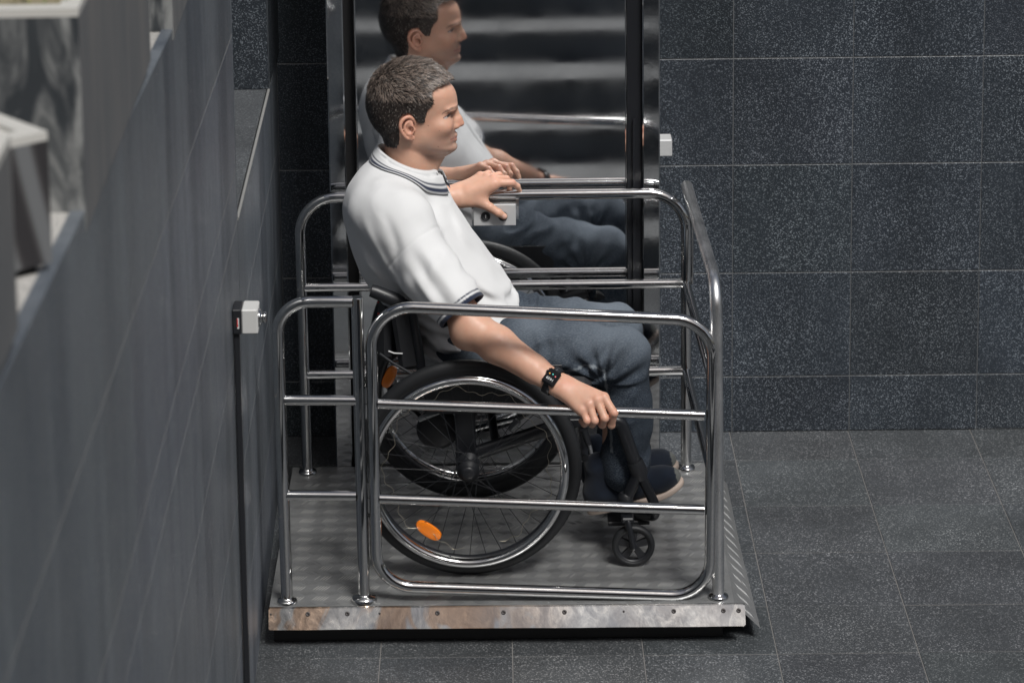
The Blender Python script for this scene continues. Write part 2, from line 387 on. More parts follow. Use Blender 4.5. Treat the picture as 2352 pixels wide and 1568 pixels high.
# planters --------------------------------------------------------------
def marble():
    mt=mat('streaked_marble',(.1,.1,.1),.45); t=NT(mt); v=t.coord((1,1,.28)); n=t.noise(v,16,5,.6,1.6); 
    t.col(t.ramp(n,[(.38,(.035,.040,.045)),(.5,(.095,.10,.103)),(.62,(.25,.255,.25)),(.72,(.18,.185,.185))])); return mt
M['marble']=marble()
def greyp():
    mt=mat('grey_cement',(.13,.135,.135),.7); t=NT(mt); n=t.noise(t.coord((1,1,.2)),14,5,.6); t.col(t.ramp(n,[(.3,(.105,.112,.12)),(.7,(.17,.165,.16))])); return mt
M['cement']=greyp(); M['rimw']=mat('pale_rim',(.50,.49,.46),.6); M['soil']=mat('gravel_soil',(.22,.19,.12),.9)
M['leaf']=mat('leaf',(.10,.14,.03),.6); M['leaf_pale']=mat('leaf_pale',(.24,.24,.08),.6)
def wavy():
    mt=mat('wavy_dark_glaze',(.05,.045,.045),.5); t=NT(mt)
    a=t.n('ShaderNodeTexWave'); a.wave_type='BANDS'; a.bands_direction='DIAGONAL'; a.inputs['Scale'].default_value=7; a.inputs['Distortion'].default_value=3; a.inputs['Detail'].default_value=1; a.inputs['Detail Scale'].default_value=.6
    t.l(t.coord((1,1,.35)),a.inputs['Vector'])
    t.col(t.ramp(a.outputs['Fac'],[(.25,(.030,.028,.030)),(.5,(.055,.052,.053)),(.85,(.14,.145,.15))])); return mt
M['wavy']=wavy()
def planter(x1,y0,x0,y1,ztop,label,front,side,base=.045,rot=0,top=None,sprigs=0):
    """square planter: front face -Y of one stone, sides of another; stands on the upper paving"""
    cx,cy=(x0+x1)/2,(y0+y1)/2
    if not rot: cx=XL(cy)-.002-(x1-x0)/2
    z0=ZK(Z_TOP,y1)-.02
    r=empty('planter',(cx,cy,z0),label,'planter','planters along the top of the left wall'); r['group']='planters along the top of the left wall'
    R=_rot(0,math.radians(rot or 1.09),0); w,d=(x1-x0)/2,(y1-y0)/2; c0=V(cx,cy,0)
    T=lambda v:(np.array(v,float)@R.T+c0)
    b=MB(); b.box((-w*.93,-d*.93,z0-.05),(w*.93,d*.93,z0+base),0,R,c0); b.build('foot',M['black'],r)
    s=MB(); z1=z0+base
    def wall(a,bb,m): s.add(T([(a[0],a[1],z1),(bb[0],bb[1],z1),(bb[0],bb[1],ztop),(a[0],a[1],ztop)]),[(0,1,2,3)],m,False)
    wall((-w,-d),(w,-d),0); wall((w,-d),(w,d),1); wall((w,d),(-w,d),1); wall((-w,d),(-w,-d),1)
    s.add(T([(-w,-d,z1),(w,-d,z1),(w,d,z1),(-w,d,z1)]),[(3,2,1,0)],1,False)
    s.build('pot',[front,side],r)
    rm=MB(); t=.028
    for lo,hi in (((-w,-d,ztop),(w,-d+t,ztop+.012)),((-w,d-t,ztop),(w,d,ztop+.012)),((-w,-d+t,ztop),(-w+t,d-t,ztop+.012)),((w-t,-d+t,ztop),(w,d-t,ztop+.012))):
        rm.box(lo,hi,0,R,c0)
    rm.build('rim',M['rimw'],r)
    so=MB(); n=14; g=[]; 
    for i in range(n+1):
        for j in range(n+1): g.append((-w+t*.5+(2*w-t)*i/n,-d+t*.5+(2*d-t)*j/n,ztop-.006+random.uniform(0,.012)+(.006 if top else 0)))
    so.add(T(g),[(i*(n+1)+j,(i+1)*(n+1)+j,(i+1)*(n+1)+j+1,i*(n+1)+j+1) for i in range(n) for j in range(n)],0,True)
    so.build('soil',top or M['soil'],r)
    if sprigs:
        lf=MB()
        for k in range(sprigs):
            p=T([(random.uniform(-w*.9,w*.9),random.uniform(-d*.9,d*.9),ztop)])[0]; h=random.uniform(.02,.05); a=random.uniform(0,6.28); q=V(math.cos(a),math.sin(a),0)
            s2=V(-q[1],q[0],0)*.004; tip=p+q*h*.7+V(0,0,h); mid=(p+tip)/2+V(0,0,h*.15)
            lf.add([p,mid-s2,tip,mid+s2],[(0,1,2,3)],k%2,False)
        tag(lf.build('ground_cover',[M['leaf'],M['leaf_pale']],r),kind='stuff')
    return r
WPI=(V(1,.019,0),-.0685-.006)
A0=at(192,545,plane=WPI); A1=at(337,231,plane=WPI); zA=at(151,22,Y=A0[1])[2]
planter(A0[0]-.007,A0[1],A0[0]-.60,A1[1]+.05,zA-.012,'large planter with streaked marble front, grey side and pale gravel rim, upper left',M['marble'],M['cement'],sprigs=500)
D0=at(393,93,plane=WPI)
planter(D0[0],D0[1],D0[0]-.60,D0[1]+.80,D0[2]+.55,'dark streaked planter at the far end of the row, cut by the photo\'s top edge',M['marble'],M['cement'],sprigs=200)
Bc=at(128,672,plane=(V(1,.019,0),-.0745)); zB=at(97,298,Y=Bc[1])[2]; h_=.22*math.sqrt(2)
planter(Bc[0]-h_+.22,Bc[1]-.22+.02,Bc[0]-h_-.22,Bc[1]+.22+.02,zB-.012,'dark planter with wavy ribs and a white top, standing corner out',M['wavy'],M['wavy'],rot=40,top=M['rimw'])
C0=at(42,826,plane=WPI)
planter(.020,C0[1]-.70,-.57,C0[1]-.02,2.41,'plain grey planter nearest the camera on the left edge of the photo',M['marble'],M['cement'])

# ------------------------------------------------------------------ surroundings seen in the steel: stairs, landing, facade added for orange reflections, side wall
M['tread']=granite('tread_stone',(.125,.13,.135),(.20,.20,.20),.6,.7,150); M['riser']=granite('riser_stone',(.13,.145,.16),(.20,.21,.22),.64,.6,200)
st=empty('stone_stairs',(2.2,-1.2,Z_FLOOR),'broad stone stairs facing the lift, mirrored in its steel panel','stairs')
ru=MB(); tr=MB(); n1=n2=0
N_ST=15; TR=.30; RI=.122
for k in range(N_ST):
    y=-1.2-TR*k; z=Z_FLOOR+RI*(k+1)
    tr.box((-.02,y-TR,z-.03),(4.4,y+.012,z),0); n1+=8
    ru.box((-.02,y-TR,Z_FLOOR-.02),(4.4,y,z-.031),0); n2+=8
tr.build('treads',M['tread'],st,attr=np.ones((n1,3))); ru.build('risers',M['riser'],st,attr=np.ones((n2,3)))
yl=-1.2-TR*N_ST; zl=Z_FLOOR+RI*N_ST
mb=MB(); mb.box((-1.6,-16,zl-.3),(12,yl,zl),0); o=mb.build('street',M['floor'],attr=np.ones((8,3))); tag(o,kind='structure')
mb=MB(); mb.box((-60,-60,-1.2),(60,60,-.6),0); o=mb.build('ground',M['floor'],attr=np.ones((8,3))); tag(o,kind='structure')
def facade():
    mt=mat('terracotta_facade',(.6,.25,.07),.8); t=NT(mt); b=t.n('ShaderNodeTexBrick'); b.inputs['Scale'].default_value=.6; b.inputs['Color1'].default_value=(.72,.30,.08,1); b.inputs['Color2'].default_value=(.60,.24,.07,1); b.inputs['Mortar'].default_value=(.12,.1,.09,1)
    tc=t.n('ShaderNodeTexCoord'); mp=t.n('ShaderNodeMapping'); mp.inputs['Rotation'].default_value=(math.pi/2,0,0); t.l(tc.outputs['Object'],mp.inputs[0]); t.l(mp.outputs[0],b.inputs['Vector']); t.col(b.outputs[0]); return mt
M['facade']=facade(); M['glass_dark']=mat('dark_glass',(.01,.012,.015),.1)
fa=empty('orange_reflection_front',(1,-13,zl),'unseen terracotta front behind the camera, added for orange reflections in the rails','building')  # out of view, put in so the tubes pick up orange reflections
mb=MB(); mb.box((-14,-16,zl),(16,-13,zl+4.6),0); mb.build('wall',M['facade'],fa)
for k in range(9):
    for j in range(1):
        x=-12.5+k*3.2; mb=MB(); mb.box((x,-13.02,zl+1.0+j*3),(x+1.1,-12.97,zl+2.3+j*3),0); mb.build('unseen_front_window',M['glass_dark'],fa)

# ------------------------------------------------------------------ lift tower
Y_MIR=.965
tw=empty('lift_tower',(.56,Y_MIR,Z_FLOOR),'polished steel lift tower with black guide gaps, mirroring the man','lift tower')
ZT=2.6
mb=MB(); mb.box((.10,Y_MIR+.03,Z_FLOOR),(1.03,Y_BACK-.04,ZT)); mb.build('housing',M['black'],tw)
mb=MB()     # gently rippled mirror sheet
nx,nz=2,2
mb.box((.168,Y_MIR,Z_FLOOR+.08),(.944,Y_MIR+.003,ZT)); mb.build('mirror_panel',M['mirror'],tw)
for (x0,x1) in ((.083,.132),(.994,1.045)):
    mb=MB(); mb.box((x0,Y_MIR-.008,Z_FLOOR+.02),(x1,Y_MIR+.012,ZT),bev=.004); mb.box((x0 if x0<.5 else x1-.006,Y_MIR+.012,Z_FLOOR+.02),(x0+.006 if x0<.5 else x1,Y_BACK-.04,ZT)); mb.build('edge_strip',M['strip'],tw)
for x0 in (.162,.944):
    mb=MB(); mb.box((x0,Y_MIR-.006,Z_FLOOR+.06),(x0+.006,Y_MIR+.02,ZT),bev=.002); mb.build('edge_bead',M['chrome'],tw)
mb=MB(); mb.box((.950,Y_MIR+.012,Z_FLOOR),(.992,Y_MIR+.02,ZT)); mb.box((.966,Y_MIR+.002,Z_FLOOR+.1),(.974,Y_MIR+.012,1.05)); mb.build('guide_channel',M['black_metal'],tw)
jb=at(1530,330,Y=1.2)
mb=MB(); a=at(1516,322,Y=1.14); b=at(1544,360,Y=1.14)
mb.box((1.0465,1.14,b[2]),(b[0],1.21,a[2]),bev=.003)
o=mb.build('junction_box',M['box_alu']); tag(o,'small plain grey box fixed to the right side of the steel tower','junction box')

# ------------------------------------------------------------------ lift platform with rails
lift=empty('wheelchair_lift',(.58,.45,Z_FLOOR),'low wheelchair lift platform of tread plate with stainless handrails','platform lift')
X0,X1=-.045,1.185; YF,YR=-.045,.955
def tread(mb,x0,x1,y0,y1,frame,seed=0):
    """five-bar pattern"""
    p=.066
    i0=int(x0/p)-1
    for i in range(int((x1-x0)/p)+2):
        for j in range(int((y1-y0)/p)+2):
            for ty in (0,1):
                cx=x0+(i+.5*ty)*p; cy=y0+(j+.5*ty)*p
                an=math.radians(60 if ty==0 else 180-48); sp_=.0070 if ty==0 else .0062
                dx,dy=math.cos(an),math.sin(an)
                for k in range(-2,3):
                    sh=k*.0030*(1 if ty==0 else -1)
                    ox=cx-dy*k*sp_-dx*sh; oy=cy+dx*k*sp_-dy*sh
                    L=.0175 if ty==0 else .0150
                    if not (x0+.016<ox<x1-.016 and y0+.010<oy<y1-.010): continue
                    w=.0011
                    if random.random()<.03: continue
                    pts=[frame(ox-dx*L,oy-dy*L,0),frame(ox-dy*w,oy+dx*w,0),frame(ox+dx*L,oy+dy*L,0),frame(ox+dy*w,oy-dx*w,0),
                         frame(ox-dx*L*.6,oy-dy*L*.6,.0013),frame(ox+dx*L*.6,oy+dy*L*.6,.0013)]
                    mb.add(pts,[(0,3,4),(3,2,5),(3,5,4),(2,1,5),(1,0,4),(1,4,5)],1 if ty==0 else 0,False)
mb=MB(); mb.box((X0,YF,-.006),(X1,YR,0)); tread(mb,X0,X1,YF,YR,lambda x,y,h:(x,y,h+.0002)); M['bar']=mat('pale_tread_bars',(.56,.555,.54),.36,.6)  # bars of one direction get a paler colour
mb.build('deck',[M['deck'],M['bar']],lift)
# sloping skirt to the right
def skf(x,y,h):   # x along slope 0..1
    xx=X1+x*.058*(1+(.30*max(0,(.5-y))) ); return (xx, y, -.0005-.066*x*(1) + h)
mb=MB()
ny=12
g=[skf(0,YF+(YR-YF)*k/ny,0) for k in range(ny+1)]+[skf(1,YF+(YR-YF)*k/ny,0) for k in range(ny+1)]
mb.add(g,[(k,ny+1+k,ny+2+k,k+1) for k in range(ny)],0,True)
tread(mb,0,.066,YF,YR,lambda x,y,h:skf(x/.066,y,h))
mb.build('side_skirt',[M['deck'],M['bar']],lift)
mb=MB(); mb.box((X0+.01,YF+.02,Z_FLOOR+.002),(X1-.03,YR-.02,-.007)); mb.build('base',M['black'],lift)
# front flap (tilted plate with bolts)
la=at(617,1397,Y=-.048); lb=at(617,1446,Y=-.075); ra=at(1711,1388,Y=-.048); rb=at(1713,1437,Y=-.075)
mb=MB(); xs=np.linspace(0,1,30)
def lip(u,v):  # u along, v down
    top=la+(ra-la)*u; bot=lb+(rb-lb)*u; w=.0011*math.sin(u*23)+.0010*math.sin(u*9+1)
    return top*(1-v)+bot*v+V(0,-w*v,0)
vv=[0,.06,.5,.94,1]
ins=lambda v: .0 if .06<=v<=.94 else .0035
g=[]; 
for u in xs:
    for v in vv:
        uu=min(max(u,ins(v)),1-ins(v)); g.append(lip(uu,v))
n=len(vv); mb.add(g,[(i*n+j,i*n+j+1,(i+1)*n+j+1,(i+1)*n+j) for i in range(len(xs)-1) for j in range(n-1)],0,True)
g2=[p+V(0,.004,.001) for p in g]; mb.add(g2,[(i*n+j,(i+1)*n+j,(i+1)*n+j+1,i*n+j+1) for i in range(len(xs)-1) for j in range(n-1)],0,True)
mb.quad(la,ra,ra+V(0,.010,.0005),la+V(0,.010,.0005)); mb.quad(lb,lb+V(0,.004,0),rb+V(0,.004,0),rb)
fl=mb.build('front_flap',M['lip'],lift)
nrm=np.cross(rb-lb,la-lb); nrm/=np.linalg.norm(nrm); nrm*= -1 if nrm[1]>0 else 1
M['bolt']=mat('dark_bolt',(.05,.045,.045),.45,.6)
for px,big in ((622,0),(707,1),(798,1),(872,0),(1005,1),(1157,1),(1297,1),(1433,0),(1548,1),(1662,1),(1697,1)):
    u=(px-617)/(1712-617); c=lip(u,.27); r=.0062 if big else .003
    mb=MB(); mb.lathe(c,nrm,[(r,-.001),(r,.0012),(r*.8,.002),(r*.35,.002),(r*.3,.0008),(0,.0008)],16); mb.build('bolt',M['bolt'],fl)

RT=.0158
P=lambda px,py,Y=0: at(px,py,Y=Y)
ZR=.845; ZM=.572; ZL=.305
def post_flange(x,y,big=0):
    mb=MB(); r=.034 if big else .027; h=.016 if big else .009
    mb.lathe((x,y,0.0006),(0,0,1),[(r,0),(r,h*.5),(r*.9,h),(RT+.002,h+.002),(RT,h+.006)],32)
    return mb.build('flange',M['chrome'],lift)
# back frame: left post, top rail, right post in one bent tube
bl=P(708,1080,.909); blt=P(690,560,.909)
path=fillet([(.002,.909,0),(-.003,.909,ZR),(1.118,.909,ZR),(1.118,.909,0)],.11,10)
mb=MB(); mb.tube(path,RT); mb.build('back_frame',M['chrome'],lift)
for z in (ZM,ZL):
    mb=MB(); mb.tube([(.004,.909,z),(1.118,.909,z)],RT*.92); mb.build('back_rail',M['chrome'],lift)
post_flange(.002,.909); post_flange(1.118,.909)
# front right post bending back into the side rail
fr=P(1650,1372,0); frt=P(1645,705,0)
path=fillet([(fr[0],0,0),(frt[0]-.001,0,.872),(1.122,.955,.853)],.075,10)
mb=MB(); mb.tube(path,RT*1.03); mb.build('side_frame',M['chrome_worn'],lift)
post_flange(fr[0],0)
for z in (ZM,ZL):
    mb=MB(); mb.tube([(fr[0]-.004,0,z-.02),(1.118,.909,z)],RT*.8); mb.build('side_rail',M['chrome'],lift)
mb=MB(); mb.tube([(1.135,.905,ZM),(1.135,.905,ZR-.06)],.004,10); mb.build('brace',M['chrome'],lift)
# front left frame
fl0=P(660,1385,0); flt=P(640,780,0); f2=P(837,1380,0); f2t=P(820,682,0)
z690=P(760,693,0)[2]
path=fillet([(fl0[0],0,0),(flt[0]-.003,0,z690+.002),(f2t[0]-.012,0,z690)],.085,10)
mb=MB(); mb.tube(path,RT); mb.build('left_frame',M['chrome'],lift)
for py in (918,1137):
    a=P(653 if py<1000 else 657,py); b=P(818,py+1); mb=MB(); mb.tube([a,b],RT*.88); mb.build('left_rail',M['chrome'],lift)
mb=MB(); mb.tube([(f2[0],0,0),(f2t[0],0,f2t[2]-.003),(f2t[0],0,f2t[2])],[RT,RT,RT*.9],28); mb.build('hinge_post',M['chrome'],lift)
post_flange(fl0[0],0); post_flange(f2[0],0,1)
# hinges
for py in (925,1142):
    for k,dy in ((0,-18),(1,18)):
        a=P(841,py+dy-17); b=P(841,py+dy+17); mb=MB(); mb.tube([a,b],.0068,16); mb.box((a[0]-.012,-.003,min(a[2],b[2])),(a[0]+.012,.003,max(a[2],b[2]))); mb.build('hinge',M['brushed'],lift)
# gate
gate=empty('gate',(0,0,0),None,None); gate.parent=lift; gate.location=Vector((P(860,1340)[0],0,0))-lift.location
TL=P(851,701); TRc=P(1637,735); BR=P(1631,1368); BL=P(866,1343)
for q in (TL,TRc,BR,BL): q[1]=-.004
mid=(TL+TRc)/2
path=fillet([mid,TRc,BR,BL,TL,mid],[.105,.10,.10,.105],12)[:-1]
mb=MB(); mb.tube(path,RT,closed=True); mb.build('gate_frame',M['chrome'],gate)
def lerpx(a,b,t): return a+(b-a)*t
for (pa,pb) in (((868,925),(1617,952)),((872,1143),(1617,1169))):
    a=P(*pa);b=P(*pb);a[1]=b[1]=-.004; mb=MB(); mb.tube([a,b],RT*.88); mb.build('gate_rail',M['chrome'],gate)
RAILA,RAILB=P(868,925),P(1617,952)

# control box hung under the back rail ------------------------------------
cb=empty('control_box',tuple(at(1136,495,Y=.86)),'grey two-button control box hung under the back rail by the man\'s hand','control box')
a=at(1087,470.5,Y=.862); b=at(1185,518,Y=.862)
mb=MB(); mb.box((a[0],.862,b[2]),(b[0],.905,a[2]),bev=.0015); mb.build('enclosure',M['box_alu'],cb)
mb=MB(); mb.box((a[0]-.006,.872,b[2]+.016),(a[0]-.0005,.90,ZR-.002)); mb.build('bracket',M['brushed'],cb)
mb=MB(); mb.box((b[0]+.0005,.872,b[2]+.016),(b[0]+.009,.90,ZR-.002)); mb.build('bracket',M['brushed'],cb)
mb=MB(); mb.box((a[0],.868,ZR-.019),(b[0],.900,ZR-.0145)); mb.build('top_plate',M['brushed'],cb)
for px in (1115.5,1155):
    c=at(px,496.5,Y=.862); mb=MB(); mb.lathe(c,(0,-1,0),[(.0135,0),(.0135,.004),(.0115,.0055),(.0105,.0045),(0,.0045)],30); bt=mb.build('button',M['black_plastic'],cb)
    mb=MB(); s=1 if px<1130 else -1; y=.862-.0049
    mb.box((c[0]-.0008,y-.0002,c[2]-.005),(c[0]+.0008,y,c[2]+.005)); mb.add([(c[0]-.0022,y-.0003,c[2]+s*.0022),(c[0]+.0022,y-.0003,c[2]+s*.0022),(c[0],y-.0003,c[2]+s*.0062)],[(0,1,2)],0,False)
    mb.build('arrow',M['white'],bt)
for x in (a[0]-.002,b[0]+.006):
    mb=MB(); mb.lathe((x,.872,a[2]-.012),(0,-1,0),[(.003,-.002),(.003,.001),(0,.002)],10); mb.build('screw',M['brushed'],cb)

# call station on the left wall -------------------------------------------
wa=at(536,712,plane=WP); wb=at(536,777,plane=WP); zt=wa[2]; zb=wb[2]; yw=wa[1]
cs=empty('call_station',(XL(yw),yw,zb),'black and grey call box with a steel knob mounted on the left wall','call box')
xw=XL(yw); k1=at(554,740,Y=yw)[0]; k2=at(592,740,Y=yw)[0]
mb=MB(); mb.box((xw-.003,yw,zb),(k1-.0005,yw+.07,zt),bev=.002); bk=mb.build('back_box',M['black_plastic'],cs)
mb=MB(); mb.box((k1+.0005,yw,zb),(k2,yw+.07,zt),bev=.003); cv=mb.build('cover',M['box_grey'],cs)
mb=MB(); zc=(zt+zb)/2; mb.lathe((k2,yw+.035,zc),(1,0,0),[(.020,0),(.020,.005),(.012,.006),(.012,.010),(.0135,.011),(.0135,.016),(.011,.018),(0,.018)],28); mb.build('knob',M['brushed'],cs)
lx0=xw+.008; lx1=k1-.005; lz0=zb+.014; lz1=zt-.020
mb=MB(); mb.box((lx0,yw-.0006,lz0),(lx1,yw-.0001,lz1)); lab=mb.build('label',M['label'],bk)
mb=MB(); mb.box((lx1-.005,yw-.0011,lz1-.018),(lx1-.0028,yw-.0008,lz1-.001)); mb.lathe((lx1-.0039,yw-.0009,lz1-.0195),(0,-1,0),[(.0022,0),(0,.0004)],12); mb.build('print',M['red'],lab)
mb=MB()
for k,(p,q) in enumerate(((.1,.75),(.22,.85),(.12,.6),(.05,.55),(.6,.72))):
    x=lx1-.0078-.0029*k if k<4 else lx0+.0022; mb.box((x-.0006,yw-.001,lz1-(lz1-lz0)*q),(x+.0006,yw-.0008,lz1-(lz1-lz0)*p))
mb.build('print',M['ink'],lab)
mb=MB(); cy=yw+.02
for dx,w in ((0,.011),):
    mb.box((XL(cy)-.001,cy-.012,Z_FLOOR),(XL(cy)+.012,cy+.006,zb+.001),bev=.002)
mb.box((XL(cy)-.001,cy+.008,Z_FLOOR),(XL(cy)+.006,cy+.014,zb+.001),bev=.001)
o=mb.build('conduit',M['black_plastic']); tag(o,'black cable duct running down the left wall below the call box','cable duct')

# ------------------------------------------------------------------ wheelchair
wc=empty('wheelchair',(.50,.44,0),'black manual wheelchair with chrome push rims carrying the man','wheelchair')
HX,HZ=.485,.3055
def make_wheel(near):
    s=-1 if near else 1
    y0=.172 if near else .708; c=V(HX if near else HX+.0,y0,HZ)
    w=empty('wheel',(0,0,0),None,None); w.parent=wc; w.location=Vector(c.tolist())-wc.location
    prof=[]
    for k in range(17):
        a=-math.pi*.86+2*math.pi*.86*k/16; prof.append((.2835+.0215*math.cos(a),.0185*math.sin(a)))
    mb=MB(); mb.lathe(c,(0,1,0),prof,96)
    # tread blocks on the running surface
    for k in range(110):
        a=2*math.pi*k/110
        for sd in (-1,1):
            for q in (0,1):
                a2=a+(.5*q)*2*math.pi/110; r=.3047-.0030*q; yy=sd*(.0035+.0065*q); da=.017
                pts=[]
                for (t,h) in ((-da/2,.0),(da/2,.0),(da/2+.010*1,1),(-da/2+.010,1)):
                    aa=a2+t; y_=yy+sd*.005*h; r2=.2835+.0215*math.cos(math.asin(min(1,abs(y_)/.0185)))+.0005; pts.append(c+V(math.cos(aa)*r2,y_,math.sin(aa)*r2))
                mb.add(pts,[(0,1,2,3)] if sd>0 else [(3,2,1,0)],0,False)
    mb.build('tyre',M['rubber'],w)
    mb=MB(); mb.lathe(c,(0,1,0),[(.2685,-.013),(.2655,-.0145),(.258,-.012),(.253,-.007),(.2515,0),(.253,.007),(.258,.012),(.2655,.0145),(.2685,.013)],96); mb.build('rim',M['black_metal'],w)
    cr=c+V(0,s*.038,0)
    mb=MB(); th=np.linspace(0,2*math.pi,121)[:-1]; R_=.2590
    mb.tube([cr+V(math.cos(a)*R_,0,math.sin(a)*R_) for a in th],.0122,18,closed=True); hr=mb.build('push_rim',M['chrome_rim'],w)
    for k in range(6):
        a=2*math.pi*(k+.3)/6; d=V(math.cos(a),0,math.sin(a)); mb=MB(); mb.tube([c+d*.258+V(0,s*.008,0),cr+d*.253],.0035,8); mb.build('rim_bracket',M['black_metal'],w)
    mb=MB(); mb.lathe(c,(0,s,0),[(0,-.05),(.012,-.05),(.012,-.034),(.030,-.032),(.030,-.028),(.015,-.024),(.014,.024),(.030,.028),(.030,.032),(.020,.036),(.019,.046),(.014,.050),(0,.050)],32); mb.build('hub',M['black_plastic'],w)
    # spokes, crossed
    me=[]
    for sd in (-1,1):
        mb=MB(); a=c+V(0,sd*.030,.028); an=.62; b=c+V(math.sin(an)*.2525*sd,sd*.003,math.cos(an)*.2525)
        mb.tube([a,b],.0011,6,cap=False); me.append(mb)
    base=[]
    for k in range(36):
        sd=k%2; ang=2*math.pi*k/36; cross=1 if (k//2)%2 else -1
        key=(sd,cross)
        found=[x for x in base if x[0]==key]
        if not found:
            mb=MB(); ss=(-1,1)[sd]; th0=cross*1.15; a=c+V(math.sin(-th0*.0)*.0,0,0)+V(.028*math.sin(-cross*1.0),ss*.030,.028*math.cos(1.0)); b=c+V(0,ss*.002,.2535)
            b=c+V(math.sin(0)*.25,ss*.002,.2535); mb.tube([a,b],.0010,6,cap=False); o=mb.build('spoke',M['black_metal'],w); base.append((key,o))
        else:
            o=found[0][1].copy(); C.objects.link(o); o.parent=w
        o.rotation_euler=(0,ang,0)
    return w,c
wn,cn=make_wheel(True); wf,cf=make_wheel(False)
def reflector(w,px,py,Y,L,Wd,ang):
    c=at(px,py,Y=Y); n=24; pr=[]
    ex=V(math.cos(ang),0,math.sin(ang)); ez=V(-math.sin(ang),0,math.cos(ang))
    mb=MB(); 
    for sc,h in ((1,.004),(.92,-.004),(.6,-.0055)):
        for k in range(n):
            t=2*math.pi*k/n; ct,sn=math.cos(t),math.sin(t); ct=math.copysign(abs(ct)**.8,ct); sn=math.copysign(abs(sn)**.8,sn); pr.append(c+ex*ct*L*sc+ez*sn*Wd*sc+V(0,h,0))
    f=[(i*n+j,(i+1)*n+j,(i+1)*n+(j+1)%n,i*n+(j+1)%n) for i in range(2) for j in range(n)]
    mb.add(pr,f+[tuple(range(2*n,3*n))[::-1],tuple(range(0,n))],0,False); mb.build('reflector',M['amber'],w,bevel=.0008)
reflector(wn,985,1218,.166,.040,.0185,-math.radians(36))
reflector(wf,894,866,.700,.036,.017,math.radians(64))
# thin wire light string woven through the near spokes
th=np.linspace(0,2*math.pi*.93,150); r_=.222+.010*np.sin(th*9)+.004*np.sin(th*31)
mb=MB(); mb.tube([cn+V(math.cos(a-1.2)*r,-.010+.004*math.sin(a*18),math.sin(a-1.2)*r) for a,r in zip(th,r_)],.0007,5,cap=False); mb.build('light_wire',M['wire'],wn)

